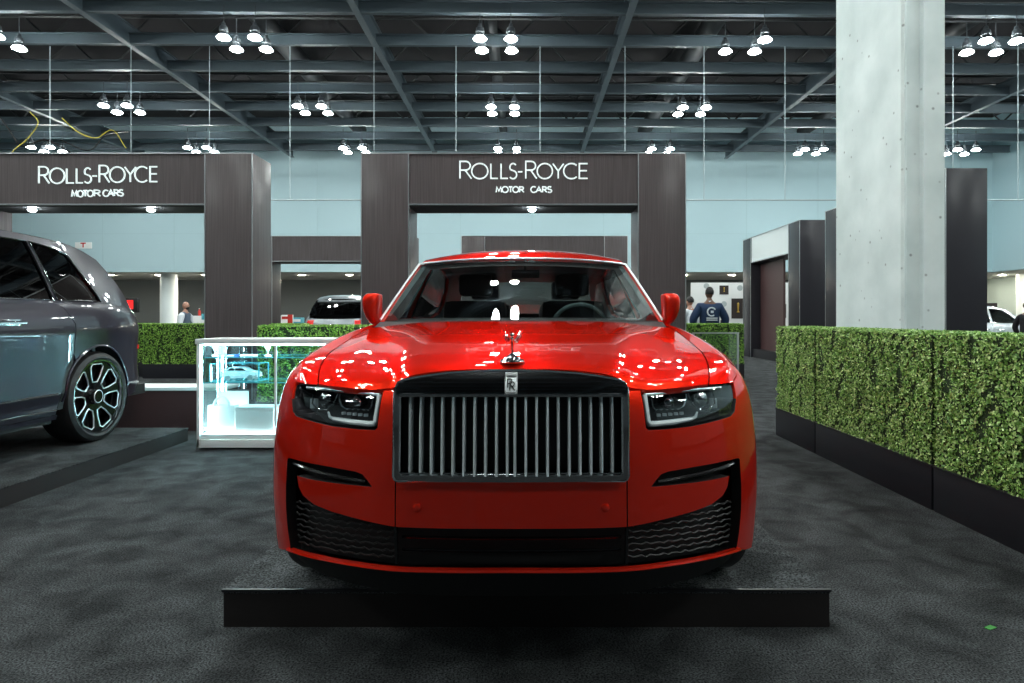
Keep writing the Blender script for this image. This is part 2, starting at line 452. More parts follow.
# ------------------------------------------------------------------ car builder
class Body:
    def __init__(s, plan, top, inset):
        p = cr_curve(plan, 700); s.u = np.array([q[0] for q in p]); s.v = np.array([q[1] for q in p])
        s.s = np.r_[0, np.cumsum(np.hypot(np.diff(s.u), np.diff(s.v)))]
        tu = np.gradient(s.u, s.s); tv = np.gradient(s.v, s.s); l = np.hypot(tu, tv)
        s.nu, s.nv = tv/l, -tu/l
        s.top = interp(top); s.ins = interp(inset)
        s.imax = int(np.argmax(s.u[:300]))
        vs = np.maximum.accumulate(s.v); s.vs = vs
    def su(s, u):   # s for a front-view u (front part of the plan)
        sg = -1 if u < 0 else 1; i = int(np.argmax(s.u))
        return sg*float(np.interp(abs(u), np.maximum.accumulate(s.u[:i]), s.s[:i]))
    def sv(s, v): return float(np.interp(v, s.vs+np.arange(len(s.vs))*1e-9, s.s))
    def sb(s, u):   # s at the rear for lateral u
        i = int(np.argmax(s.u)); uu = s.u[i:][::-1]; ss = s.s[i:][::-1]
        return float(np.interp(abs(u), np.maximum.accumulate(uu), ss))*(-1 if u < 0 else 1)
    def P(s, a, w, off=0.0):
        sg = -1 if a < 0 else 1; a = abs(a)
        L = s.s[-1]; mir = False
        if a > L: a = 2*L-a; mir = True
        u = float(np.interp(a, s.s, s.u)); v = float(np.interp(a, s.s, s.v))
        nu = float(np.interp(a, s.s, s.nu)); nv = float(np.interp(a, s.s, s.nv))
        k = off-s.ins(w/s.top(v))
        x = (u+nu*k)*sg
        if mir: x = -x
        return Vector((x, v+nv*k, w))
def both(mb_fn):
    m = MB(); mb_fn(m); return m.mirror()

def tyre_prof(R, w, rim):
    return [(rim, -w*.46), (rim+.01, -w*.5), (R-.05, -w*.52), (R-.015, -w*.46), (R, -w*.36), (R, w*.36), (R-.015, w*.46), (R-.05, w*.52), (rim+.01, w*.5), (rim, w*.46)]
def make_wheel(parent, c, R, width, rimr, side, style):
    """c centre, side +1 the outside faces +x"""
    w = bpy.data.objects.new('wheel', None); link(w, parent); w.location = c
    t = MB().lathe(tyre_prof(R, width, rimr), (0,0,0), 48, axis='x', caps=False)
    for k in (-.25,-.08,.08,.25):   # tread grooves as thin rings
        pass
    obj('tyre', t, 'rubber', w)
    x = side*width*.40
    b = MB().lathe([(rimr+.004, side*width*.47), (rimr-.012, side*width*.47), (rimr-.022, side*width*.30), (rimr-.03, -side*width*.3), (rimr, -side*width*.4)], (0,0,0), 48, axis='x', caps=False)
    d = MB(); nsp = 7
    outer = [(math.cos(a)*(rimr-.012), math.sin(a)*(rimr-.012)) for a in np.linspace(0, 2*PI, 57)[:-1]]
    holes = []
    for i in range(nsp):
        a = 2*PI*i/nsp+PI/2
        def pt(r, da): return (math.cos(a+da)*r, math.sin(a+da)*r)
        r0, r1 = rimr*.40, rimr*.90
        holes.append([pt(r0,-.22), pt(r0*1.4,-.30), pt(r1*.93,-.30), pt(r1,-.20), pt(r1,.20), pt(r1*.93,.30), pt(r0*1.4,.30), pt(r0,.22)])
    def mp(a, b_, off):
        r = math.hypot(a, b_)/rimr
        return Vector((x-side*.035*(1-r)*1.2+side*off, a, b_))
    panel(d, outer, mp, .035, holes, rim=.045, ref=(-side*5,0,0))
    obj('rim', b, 'dark_chrome', w)
    obj('spokes', d, 'black_gloss', w)
    e = MB()
    for h in holes: e.tube([mp(p[0], p[1], .002) for p in h], .0060, 6, closed=True)
    e.lathe([(.052,x+side*.013),(.056,x+side*.014),(.060,x+side*.010)], (0,0,0), 24, axis='x', caps=False)
    obj('spoke_edging', e, 'trim_bright', w)
    cpm = MB().lathe([(.001, x+side*.012), (.05, x+side*.012), (.062, x-side*.005), (.07, x-side*.04)], (0,0,0), 24, axis='x')
    obj('hub_cap', cpm, 'black_gloss', w)
    bd = MB().lathe([(rimr*.8, x-side*.09), (rimr*.8, x-side*.11), (.05, x-side*.11)], (0,0,0), 32, axis='x')
    obj('brake_disc', bd, 'truss', w)
    return w

def greenhouse(root, paint, G, body, glassmat, pillar_mats=None, split=None):
    """side outline in (v,w); u interpolated from belt to rail"""
    ub, ur, wr = interp(G['ub']), interp(G['ur']), interp(G['wr'])
    def S(v, w, off=0.0):
        wb = body.top(v)-.01; t = max(0, (w-wb)/max(.05, wr(v)-wb)); t = min(t, 1.3)
        u = ub(v)-(ub(v)-ur(v))*(.82*t+.18*t*t)
        return Vector((u+off*.94, v, w+off*.25))
    side = MB(); panel(side, G['outline'], S, .035, G['holes'], rim=.02); side.mirror()
    pair('cabin_frame', side, paint, root)
    for sg in (1,-1):
        li = MB(); panel(li, G['outline'], S, .05, G['holes'], rim=0, off=-.03)
        if sg < 0: li.v = [Vector((-p.x,p.y,p.z)) for p in li.v]; li.n = {k: Vector((-n.x,n.y,n.z)) for k, n in li.n.items()}; li.f = [f[::-1] for f in li.f]
        obj('cabin_lining', li, 'interior_dark', root)
    for i, h in enumerate(G['holes']):
        for sg in (1,-1):
            g = MB(); panel(g, h, S, .05, rim=0, off=-.008)
            if sg < 0: g.v = [Vector((-p.x,p.y,p.z)) for p in g.v]; g.n = {k: Vector((-n.x,n.y,n.z)) for k, n in g.n.items()}; g.f = [f[::-1] for f in g.f]
            go = obj('side_window', g, glassmat, root)
            t = MB().tube([Vector((sg*S(a,b,.004).x, a, b)) for a, b in densify(h, .08)], .006, 6, closed=True)
            obj('window_trim', t, G.get('trimmat','chrome'), go)
    ex = G.get('ex', 2.6)
    def row(e, bv, cw, n=25):
        P0 = S(*e); r = []
        for i in range(n):
            a = -1+2*i/(n-1); k = 1-abs(a)**ex
            r.append((a*P0.x, P0.y+bv*(1-a*a), P0.z+cw*k))
        return r
    # windscreen
    ws = MB(); E = G['ws']; n = len(E)
    rows = [row(E[i][:2], E[i][2], E[i][3]) for i in range(n)]
    loft(ws, rows, 33, 22)
    o = obj('windscreen', ws, 'carglass' if G.get('clear', True) else glassmat, root)
    tr = MB()
    for sg in (1,-1):
        tr.tube([Vector((sg*(S(e[0],e[1]).x+.004), e[0]-.006, e[1]+.006)) for e in E], .007, 6)
    tr.tube([Vector(p)+Vector((0,-.004,.006)) for p in rows[-1]], .007, 6)
    obj('windscreen_trim', tr, 'trim_bright' if G.get('clear', True) else 'black_gloss', root)
    # black border of the screen
    bd = MB()
    inner = []
    for i, rr in enumerate(cr_curve([sum([list(p) for p in r], []) for r in rows], 20)):
        inner.append([Vector(rr[3*j:3*j+3]) for j in range(25)])
    for sg, js in ((0,(0,1,2)), (1,(24,23,22))):
        pass
    g = []
    for r in inner:
        e0 = r[0]; d = (r[3]-r[0])
        g.append([e0+Vector((0,.012,-.008)), e0+d*.55+Vector((0,.012,-.008))])
    bd.grid(g); bd.mirror()
    top = [[p+Vector((0,.012,-.012)) for p in inner[-1]], [p+Vector((0,.012,-.012)) for p in inner[-3]]]
    bd.grid(top)
    bot = [[p+Vector((0,.012,-.012)) for p in inner[0]], [p+Vector((0,.012,-.012)) for p in inner[1]]]
    bd.grid(bot)
    obj('windscreen_border', bd, 'black', root)
    # roof
    rf = MB(); Rr = G['roof']
    loft(rf, [row(e[:2], e[2], e[3]) for e in Rr], 41, 30)
    # side roll of roof down to the frame
    obj('roof', rf, paint, root)
    rg = MB(); E = G['rg']
    loft(rg, [row(e[:2], e[2], e[3]) for e in E], 25, 12)
    obj('rear_window', rg, glassmat if not G.get('clear', True) else 'carglass', root)
    return S

def seat(mb, x, y, z, hgt=.62):
    mb.box((x, y, z), (.5,.52,.16), .06)
    mb.box((x, y+.27, z+.05+hgt/2), (.5,.16,hgt), .07, Matrix.Rotation(-.2, 3, 'X'))
    mb.box((x, y+.37, z+hgt+.17), (.27,.1,.18), .045)

def make_ghost(paint):
    root = thing('luxury_saloon', 'glossy candy red luxury saloon with upright vaned grille, nose on, on the low carpeted platform', 'car')
    B = Body([(0,0),(.2,.004),(.36,.02),(.45,.048),(.6,.12),(.7,.185),(.8,.275),(.875,.375),(.925,.475),(.953,.60),(.968,.72),(.974,.85),(.974,1.0),(.968,1.5),(.965,2.2),(.965,3.2),(.97,4.3),(.96,4.9),(.90,5.25),(.78,5.42),(.5,5.52),(0,5.546)],
             [(0,.905),(.3,.895),(.5,.905),(.7,.925),(1.0,.965),(1.5,1.02),(2.2,1.05),(3.2,1.06),(4.3,1.05),(5.0,1.02),(5.55,.98)],
             [(0,.09),(.2,.03),(.35,.014),(.5,.007),(.65,.010),(.8,.023),(.9,.042),(.96,.066),(1,.095)])
    P, su, sv, sb = B.P, B.su, B.sv, B.sb
    Q = lambda L: [(su(u), w) for u, w in L]
    HL = [(.436,.847),(.50,.849),(.60,.851),(.70,.851),(.815,.848),(.828,.843),(.812,.80),(.787,.762),(.769,.751),(.60,.7375),(.50,.7365),(.443,.739),(.437,.745)]
    v5 = sv(.505)
    topo = [(su(.842),.853), (sv(.385),.866), (sv(.43),.884), (v5,.903)]
    # --- side bumper panel
    side = [(su(.362),.8535),(su(.430),.8535)] + Q([(.431,.80),(.431,.740),(.440,.731),(.50,.7295),(.60,.7305),(.771,.744),(.795,.757),(.820,.798),(.838,.846)]) \
        + topo + [(v5,.75),(v5,.4),(v5,.225)] + [(sv(.45),.225),(su(.84),.258)] + Q([(.785,.284),(.793,.34),(.797,.42),(.798,.50),(.794,.594),(.785,.600),(.70,.602),(.60,.602),(.50,.598),(.475,.592),(.455,.574),(.440,.5565),(.60,.551),(.740,.548),(.730,.513),(.71,.49),(.66,.470),(.585,.459),(.48,.45),(.362,.440)])
    bm_ = MB(); panel(bm_, side, P, .028, rim=.035, rimmat=1); bm_.mirror(); corners = bm_; bm_ = MB()
    cen = [(su(-.358),.583),(su(-.358),.440),(su(.358),.440),(su(.358),.583)]
    panel(bm_, cen, P, .028, rim=.03, rimmat=1)
    # strip beside the grille, above bumper
    bump = obj('front_bumper', bm_, [paint,'black'], root)
    pair('bumper_corner', corners, [paint,'black'], bump)
    lip = MB()
    wl = interp([(0,.308),(.36,.305),(.6,.296),(.8,.277),(.86,.258)])
    us = np.linspace(-.80, .80, 70)
    a = [P(su(u), wl(abs(u))+.005, .006) for u in us]; b = [P(su(u), wl(abs(u))-.002, .009) for u in us]; c = [P(su(u), wl(abs(u))-.007, .001) for u in us]; d0 = [P(su(u), wl(abs(u))+.007, -.010) for u in us]
    lip.grid([d0, a, b, c]); obj('bumper_lip', lip, paint, bump)
    for u in (.29,-.29):
        sens = MB(); p = P(su(u), .502, .002); sens.lathe([(.013,-.004),(.013,.002),(.009,.005),(.001,.006)], p, 16, rot=Matrix.Rotation(PI/2, 3, 'X'))
        obj('parking_sensor', sens, paint, bump)
    # dark recess behind everything
    rec = MB()
    wrec = [(su(-.86),.235)]+[(su(u),wl(abs(u))-.01) for u in (-.8,-.6,-.36,0,.36,.6,.8)]+[(su(.86),.235),(su(.86),.62),(su(.36),.62),(su(-.36),.62),(su(-.86),.62)]
    panel(rec, wrec, P, .06, rim=0, off=-.07)
    und = [[P(su(u), wl(min(.86,abs(u)))-.008, o) for u in np.linspace(-.86,.86,40)] for o in (.0,-.03)] + [[P(su(u), .20, -.06) for u in np.linspace(-.86,.86,40)]] + [[(u*.85, .75, .17) for u in np.linspace(-.86,.86,40)]]
    rec.grid(und)
    obj('lower_grille', rec, 'black', bump)
    for sg in (1,-1):
        ms = MB()
        for k in range(9):
            z0 = .315+k*.020
            pts = []
            for u in np.linspace(.375,.780,26):
                z = z0+(u-.37)*-.07+.004*math.sin(u*150+k*1.6)
                topz = .43+(u-.36)*.13 if u < .72 else .56
                if z < topz and z > wl(u)+.02: pts.append(P(su(u*sg), z, -.028))
            if len(pts) > 2: ms.tube(pts, .0032, 5)
        obj('intake_mesh', ms, 'rubber', bump)
    bars = MB()
    for z in (.36,.40): bars.tube([P(su(u), z, -.03) for u in np.linspace(-.35,.35,24)], .005, 6)
    for sg in (1,-1):
        bars.tube([P(su(sg*.362), z, -.01) for z in (.318,.38,.44)], .006, 6)
        bars.tube([P(su(sg*u), .566+(.580-.566)*(u-.47)/.3, -.012) for u in np.linspace(.47,.775,16)], .007, 6)
    obj('intake_bar', bars, 'black_gloss', bump)
    # --- headlights
    for sg in (1,-1):
        hl = bpy.data.objects.new('headlight', None); link(hl, root)
        q = [(su(u),w) for u, w in HL]
        def flip(m_):
            if sg < 0: m_.v = [Vector((-p.x,p.y,p.z)) for p in m_.v]; m_.f = [f[::-1] for f in m_.f]; m_.n = {k: Vector((-n.x,n.y,n.z)) for k,n in m_.n.items()}
            return m_
        m1 = MB(); panel(m1, q, P, .04, rim=-.075, off=-.08); obj('housing', flip(m1), 'black', hl)
        def path(L, off): return [P(su(u), w, off) for u, w in L]
        m2 = MB()
        m2.tube(path([(.61,.752),(.54,.748),(.47,.747),(.452,.749),(.447,.757),(.447,.838)], -.012), [.007]+[.0095]*5, 8)
        m2.tube(path([(.637,.772),(.627,.757),(.61,.752)], -.012), [.003,.005,.006], 8)
        obj('light_guide', flip(m2), 'lens_white', hl)
        m2b = MB(); m2b.tube(path([(.447,.838),(.5,.841),(.60,.843),(.70,.843),(.77,.841)], -.012), .006, 8)
        obj('upper_bar', flip(m2b), 'trim', hl)
        m3 = MB()
        m3.tube(path([(.480,.825),(.480,.796),(.488,.789),(.578,.786),(.598,.793),(.614,.817),(.617,.829)], -.025), .003, 6)
        m3.tube(path([(.625,.83),(.632,.80),(.66,.775),(.70,.772),(.735,.79),(.742,.82)], -.025), .003, 6)
        obj('module_trim', flip(m3), 'chrome', hl)
        for u_, r_ in ((.545,.022),(.685,.026)):
            m4 = MB(); p = P(su(u_), .806, -.045)
            m4.lathe([(r_*1.15,-.01),(r_*1.15,.005),(r_,.008),(r_*.8,.018),(r_*.4,.026),(.001,.029)], p, 20, rot=Matrix.Rotation(PI/2, 3, 'X'))
            obj('projector_lens', flip(m4), 'dark_chrome', hl)
        m6 = MB()
        for k in range(5): m6.box(P(su(.50+k*.022), .770, -.03), (.014,.01,.009), .002)
        obj('led_element', flip(m6), 'vane', hl)
        m7 = MB(); m7.box(P(su(.745), .787, -.04), (.028,.01,.035), .004); obj('reflector', flip(m7), 'lens_white', hl)
        m5 = MB(); panel(m5, q, P, .04, rim=0, off=-.006); obj('cover_glass', flip(m5), 'lampglass', hl)
    # --- hood
    rows = [
     [(0,.06,.925),(.2,.065,.920),(.33,.078,.898),(.368,.09,.868),(.43,.10,.856),(.57,.165,.857),(.669,.25,.8575)],
     [(0,.10,.938),(.2,.105,.934),(.34,.115,.918),(.385,.12,.893),(.44,.125,.880),(.58,.20,.883),(.687,.31,.884)],
     [(0,.2,.955),(.2,.2,.952),(.36,.21,.94),(.42,.22,.917),(.48,.24,.907),(.60,.31,.911),(.712,.42,.914)],
     [(0,.4,.982),(.2,.4,.98),(.39,.41,.97),(.47,.43,.949),(.54,.46,.939),(.64,.52,.942),(.742,.60,.942)],
     [(0,.75,1.017),(.22,.75,1.015),(.43,.76,1.007),(.53,.78,.989),(.60,.80,.978),(.69,.83,.975),(.767,.85,.967)],
     [(0,1.1,1.045),(.24,1.1,1.043),(.48,1.11,1.036),(.59,1.13,1.022),(.66,1.15,1.012),(.73,1.18,1.007),(.797,1.2,.999)],
     [(0,1.46,1.066),(.26,1.47,1.065),(.54,1.50,1.058),(.65,1.53,1.046),(.72,1.545,1.038),(.77,1.555,1.033),(.822,1.56,1.029)]]
    full = [[(-p[0],p[1],p[2]) for p in r[:0:-1]]+r for r in rows]
    hd = MB(); g = loft(hd, full, 73, 60)
    # folded edges
    def fold(edge, d): hd.grid([edge, [Vector(p)+Vector(d) for p in edge]])
    fold(g[0], (0,.012,-.02)); fold([r[0] for r in g], (.01,0,-.02)); fold([r[-1] for r in g], (-.01,0,-.02)); fold(g[-1], (0,0,-.03))
    obj('bonnet', hd, paint, root, ang=60)
    sl = [(.674,.252,.8575),(.692,.312,.884),(.718,.422,.914),(.748,.602,.942),(.773,.852,.967),(.803,1.2,.999),(.828,1.56,1.029),(.845,1.95,1.055)]
    bt = [P(su(.836),.853), P(sv(.41),.877), P(v5,.9025)] + [P(sv(v), B.top(v)) for v in (.66,.9,1.25,1.6,1.95)]
    fr = []
    for a_, b_ in zip(sl, bt):
        a_ = Vector(a_); k = (b_-a_).length
        fr.append([tuple(a_), tuple(a_.lerp(b_,.35)+Vector((0,0,k*.06))), tuple(a_.lerp(b_,.72)+Vector((.0,0,k*.10))), tuple(b_)])
    fr[0] = [tuple(sl[0]), tuple(P(su(.73),.856)), tuple(P(su(.785),.855)), tuple(P(su(.836),.853))]
    ft = MB(); gg = loft(ft, fr, 14, 50); ft.grid([[r[0] for r in gg], [Vector(r[0])+Vector((.006,0,-.02)) for r in gg]])
    fm = MB(); fm.v = ft.v; fm.f = ft.f; fm.mi = ft.mi; fm.mirror()
    # side fender
    wc, wr_, Rr = .90, .37, .395
    def archpts(vc, r, z0, n=22, rev=False):
        a0 = math.asin(max(-1,(z0-wr_)/r)); L = [(sv(vc-r*math.cos(a)), wr_+r*math.sin(a)) for a in np.linspace(a0, PI-a0, n)]
        return L
    fen = [(v5+.004,.905),(v5+.004,.40)]+[(s_,w_) for s_,w_ in archpts(wc, Rr-.002, .38)][1:]+[(sv(wc+Rr),.22),(sv(1.745),.22),(sv(1.745),B.top(1.745))]
    fen += [(sv(v), B.top(v)) for v in (1.6,1.4,1.2,1.0,.8,.65,.56)]
    f2 = MB(); panel(f2, fen, P, .035, rim=.02); f2.mirror()
    pair('wing', f2, paint, root); pair('wing_top', fm, paint, root, ang=60)
    # sill + doors + rear
    for nm, v0, v1 in (('front_door',1.752,2.84),('rear_door',2.848,4.0)):
        for sg in (1,-1):
            pol = [(sv(v0),.26),(sv(v1),.26),(sv(v1),.6)]
            if nm == 'rear_door': pol = [(sv(v0),.26),(sv(3.78),.26),(sv(3.79),.45),(sv(3.87),.62),(sv(4.0),.74)]
            pol += [(sv(v), B.top(v)) for v in np.linspace(v1, v0, 8)]
            m_ = MB(); panel(m_, pol, P, .045, rim=.02)
            if sg < 0: m_.v = [Vector((-p.x,p.y,p.z)) for p in m_.v]; m_.f = [f[::-1] for f in m_.f]; m_.n = {k: Vector((-n.x,n.y,n.z)) for k,n in m_.n.items()}
            o = obj(nm, m_, paint, root)
            hv = (2.55,2.75) if nm == 'front_door' else (2.95,3.15)
            hm = MB().tube([Vector((sg*(P(sv(v),.90,.02+(.012 if 0<i<3 else -.015)).x), v, .90)) for i, v in enumerate((hv[0],hv[0]+.03,hv[1]-.03,hv[1]))], .011, 8)
            obj('door_handle', hm, 'chrome', o)
    sill = MB(); panel(sill, [(sv(1.30),.17),(sv(3.79),.17),(sv(3.79),.255),(sv(1.30),.255)], P, .06, rim=.02, off=-.01); sill.mirror()
    pair('sill', sill, paint, root)
    vc2 = 4.195
    q = [(sv(4.005),1.05),(sv(4.005),.745)] + [p for p in archpts(vc2, Rr-.002, .38) if p[0] > sv(4.02)] + [(sv(vc2+Rr),.24)]
    L = float(B.s[-1]); q += [(sb(.85),.24),(sb(.5),.24),(L,.24),(L,.98)]+[(s_, B.top(v_)) for s_, v_ in ((sb(.4),5.5),(sb(.7),5.45),(sb(.85),5.3),(sv(5.0),5.0),(sv(4.6),4.6),(sv(4.3),4.3))]
    rq = MB(); panel(rq, q, P, .05, rim=.02); rq.mirror(); pair('rear_quarter', rq, paint, root)
    bl = [[P(sv(v), B.top(v)) for v in (4.75,4.9,5.05,5.2,5.35)]]
    boot = MB(); rws = []
    for v in (4.92,5.05,5.2,5.35,5.45):
        p = P(sv(v), B.top(v)); rws.append([(p.x*a, p.y+(.03*(1-a*a) if v > 5.3 else 0), p.z+.04*(1-abs(a)**2.6)) for a in np.linspace(-1,1,15)])
    p = P(sb(.4), .98); rws.append([(a*.72, 5.50-.06*a*a, .985) for a in np.linspace(-1,1,15)])
    loft(boot, rws, 31, 20); obj('boot_lid', boot, paint, root)
    # wheel liners & underbody
    ub = MB(); ub.span(-.72,.72,.5,5.2,.2,.5); ub.span(-.95,.95,1.34,3.75,.2,.4); ub.span(-.66,.66,.35,1.3,.22,.80)
    obj('underbody', ub, 'black', root)
    for sg in (1,-1):
        for vc in (wc, vc2):
            ln = MB().grid([[(sg*x_, vc-Rr*1.0*math.cos(a), wr_+Rr*1.0*math.sin(a)) for a in np.linspace(-.3,PI+.3,20)] for x_ in (.64,.905)])
            obj('wheel_liner', ln, 'black', root)
        for vc in (wc, vc2):
            make_wheel(root, (sg*.80, vc, wr_), .37, .265, .268, sg, 0)
    # --- grille
    gv = interp([(.56,-.018),(.80,-.006),(.85,.004),(.88,.018),(.905,.036),(.93,.058)])
    def G(u, w, off=0.0): return Vector((u, gv(w)+.018*(u/.36)**2-off, w))
    out = [(.346,.588),(.355,.592),(.359,.602),(.360,.84),(.359,.866),(.352,.884),(.33,.894),(.27,.904),(.2,.913),(.1,.919),(0,.921)]
    out = [(-u,w) for u, w in out[::-1]][:-1][:0]+[(-u, w) for u, w in out]+[(u,w) for u, w in out[::-1]][1:]
    hole = [(-.341,.613),(-.333,.605),(.333,.605),(.341,.613),(.341,.841),(.335,.851),(-.335,.851),(-.341,.841)]
    gs = MB(); panel(gs, out, G, .02, [hole], rim=.06, ref=(0,2,.7))
    gr = obj('radiator_grille', gs, 'dark_chrome', root)
    ed = MB().tube([G(u,w,.002) for u, w in hole], .0035, 6, closed=True)
    ed.tube([G(u,w,.0) for u, w in out], .004, 6, closed=True)
    obj('grille_edging', ed, 'chrome', gr)
    for k in range(10):
        for sg in (1,-1):
            u = sg*(.0115+.0333*k)
            m_ = MB(); zs = np.linspace(.604,.850,8)
            prof = [(-.0044,.045),(-.0044,.006),(-.0028,.001),(0,-.001),(.0028,.001),(.0044,.006),(.0044,.045)]
            m_.grid([[G(u+a_, z)+Vector((0,b_+.006,0)) for a_, b_ in prof] for z in zs])
            obj('grille_vane', m_, 'vane', gr)
    bk = MB().span(-.345,.345,.085,.09,.60,.86); obj('grille_back', bk, 'black', gr)
    bf = MB()
    for z in (.609,.848): bf.span(-.34,.34,.0,.05,z-.004,z+.004,.001)
    obj('grille_rail', bf, 'dark_chrome', gr)
    # badge plate on the grille head
    bp = MB()
    panel(bp, [(-.019,.850),(.019,.850),(.0195,.9),(.018,.916),(-.018,.916),(-.0195,.9)], lambda a,b,o=0: G(a,b,.004+o), .01, rim=.006, ref=(0,2,.7))
    bo = obj('badge_plate', bp, 'plate', gr)
    bl_ = MB()
    def onG(mb_):
        mb_.v = [G(p.x, p.z, .006-p.y) for p in mb_.v]; return mb_
    t1 = MB(); letters(t1, [('R',-.011,.004,.872,.897),('R',-.004,.011,.864,.889)], 0, .0014, .001); onG(t1)
    obj('monogram', t1, 'black', bo)
    t2 = MB()
    for z in (.857,.904,.909): t2.tube([G(u, z, .006) for u in (-.015,0,.015)], .0014, 5)
    t2.tube([G(u, w, .005) for u, w in ((-.0175,.852),(.0175,.852),(.018,.9),(.0165,.914),(-.0165,.914),(-.018,.9))], .0012, 5, closed=True)
    obj('badge_line', t2, 'black', bo)
    # --- hood ornament
    orn = bpy.data.objects.new('winged_mascot', None); link(orn, root); orn.location = (0,.115,.941); orn.scale = (1.1,1.1,1.1)
    b0 = MB().lathe([(.034,0),(.036,.003),(.034,.009),(.026,.011),(.024,.016),(.014,.019),(.007,.026)], (0,0,0), 28, sx=1, sy=1.25)
    obj('mascot_base', b0, 'chrome', orn)
    fg = MB().tube([(0,.012,.02),(0,.008,.034),(0,.0,.05),(0,-.010,.064),(0,-.017,.074)], [.007,.005,.0055,.008,.005], 10)
    fg.ball((0,-.022,.082), .0065, sz=1.2)
    obj('mascot_figure', fg, 'chrome', orn)
    for sg in (1,-1):
        wg = MB()
        base = [(.004,-.008,.066),(.012,.004,.076),(.022,.018,.090),(.029,.032,.097),(.026,.036,.086),(.021,.03,.078),(.014,.022,.066),(.006,.012,.054)]
        wg.prism([(sg*x_,y_,z_) for x_,y_,z_ in base], (sg*.003,.002,0))
        for k in range(3): wg.tube([(sg*(.008+.003*k),0+.004*k,.062-.003*k),(sg*(.024+.001*k),.03,.09-.006*k)], .0013, 5)
        obj('mascot_wing', wg, 'chrome', orn)
    # --- greenhouse
    Gd = dict(ub=[(1.5,.87),(1.95,.865),(2.6,.88),(4.0,.88),(4.6,.84),(5.0,.80)], ur=[(1.9,.66),(2.35,.672),(3.0,.67),(3.8,.66),(4.4,.63),(5,.6)],
              wr=[(1.9,1.40),(2.35,1.46),(2.7,1.51),(3.1,1.53),(3.5,1.525),(3.9,1.49),(4.3,1.42),(5,1.3)],
              outline=[(1.90,1.04),(1.93,1.065),(2.06,1.19),(2.2,1.325),(2.33,1.435),(2.45,1.475),(2.7,1.508),(3.1,1.528),(3.5,1.524),(3.9,1.488),(4.2,1.435),(4.5,1.32),(4.75,1.18),(4.95,1.05),(4.95,1.0),(4.4,1.04),(3.2,1.045),(2.4,1.04)],
              holes=[[(2.09,1.075),(2.82,1.085),(2.82,1.47),(2.6,1.455),(2.44,1.42),(2.28,1.29)],[(2.88,1.085),(3.9,1.085),(4.12,1.12),(4.12,1.2),(3.95,1.34),(3.75,1.43),(3.4,1.475),(2.88,1.475)]],
              ws=[(1.93,1.065,-.32,.010),(2.06,1.19,-.25,.02),(2.2,1.325,-.175,.028),(2.33,1.435,-.10,.03)],
              roof=[(2.33,1.435,-.10,.03),(2.45,1.475,-.09,.042),(2.7,1.508,-.08,.055),(3.1,1.528,-.02,.062),(3.5,1.524,0,.062),(3.9,1.488,0,.058),(4.2,1.435,.03,.05)],
              rg=[(4.2,1.435,.03,.05),(4.5,1.32,.05,.045),(4.75,1.18,.08,.04),(4.93,1.06,.1,.03)], ex=2.6)
    S = greenhouse(root, paint, Gd, B, 'tintglass')
    cw = MB(); cw.grid([[(a*.80,1.45+.10*a*a+.0,1.05-.02*a*a) for a in np.linspace(-1,1,21)], [(a*.86,1.66+.30*a*a,1.062) for a in np.linspace(-1,1,21)]])
    obj('cowl', cw, 'black', root)
    # --- mirrors (folded)
    for sg in (1,-1):
        mm = MB()
        secs = []
        for z, hx, hy, cx in ((1.045,.020,.04,.885),(1.065,.032,.075,.890),(1.11,.042,.105,.900),(1.17,.050,.115,.903),(1.205,.049,.11,.900),(1.225,.040,.09,.893),(1.232,.012,.03,.89)):
            secs.append([(sg*(cx+hx*math.copysign(abs(math.cos(a))**.7, math.cos(a))), 1.93+hy*math.copysign(abs(math.sin(a))**.7, math.sin(a))*.9, z) for a in np.linspace(0,2*PI,25)])
        loft(mm, secs, 41, 20)
        mo = obj('door_mirror', mm, paint, root, ang=70)
        st = MB().tube([(sg*.87,1.95,1.04),(sg*.88,1.95,1.05),(sg*.89,1.94,1.07)], [.03,.026,.022], 10); obj('mirror_stalk', st, paint, mo)
        gl = MB().box((sg*.905, 2.035, 1.145), (.075,.006,.11), .002); obj('mirror_glass', gl, 'dark_chrome', mo)
    # --- interior
    for sg in (1,-1):
        dc_ = MB().grid([[(sg*.86,v,w) for v in (1.7,2.5,3.4,4.2,4.6)] for w in (.3,.7,1.035)]); obj('door_card', dc_, 'interior_dark', root)
    it = MB(); it.span(-.78,.78,2.0,4.5,.45,.5); it.span(-.74,.74,4.3,4.42,.5,1.12); it.span(-.74,.74,4.3,4.75,.5,1.02); obj('cabin_floor', it, 'interior_dark', root)
    da = MB()
    loft(da, [[(a*.78, 1.72+.18*a*a, 1.02) for a in np.linspace(-1,1,9)], [(a*.79, 1.9+.12*a*a, 1.055+.012*(1-a*a)) for a in np.linspace(-1,1,9)], [(a*.79, 2.12, 1.05+.02*math.cos(a*9)) for a in np.linspace(-1,1,9)], [(a*.78, 2.2, .98) for a in np.linspace(-1,1,9)], [(a*.76, 2.15, .7) for a in np.linspace(-1,1,9)]], 41, 24)
    obj('dashboard', da, 'interior_grey', root)
    sw = MB(); cx = .38
    ring = [(cx+.185*math.cos(t), 2.34+.185*math.sin(t)*-.42, 1.005+.185*math.sin(t)*.9) for t in np.linspace(0,2*PI,33)[:-1]]
    sw.tube(ring, .014, 8, closed=True); sw.lathe([(.001,-.03),(.06,-.02),(.06,.01),(.02,.02)], (cx,2.34,1.0), 16, rot=Matrix.Rotation(1.1,3,'X'))
    for t in (0, PI, -PI/2): sw.tube([(cx,2.34,1.0),(cx+.18*math.cos(t), 2.34-.18*math.sin(t)*.42, 1.005+.18*math.sin(t)*.9)], .012, 6)
    obj('steering_wheel', sw, 'interior_grey', root)
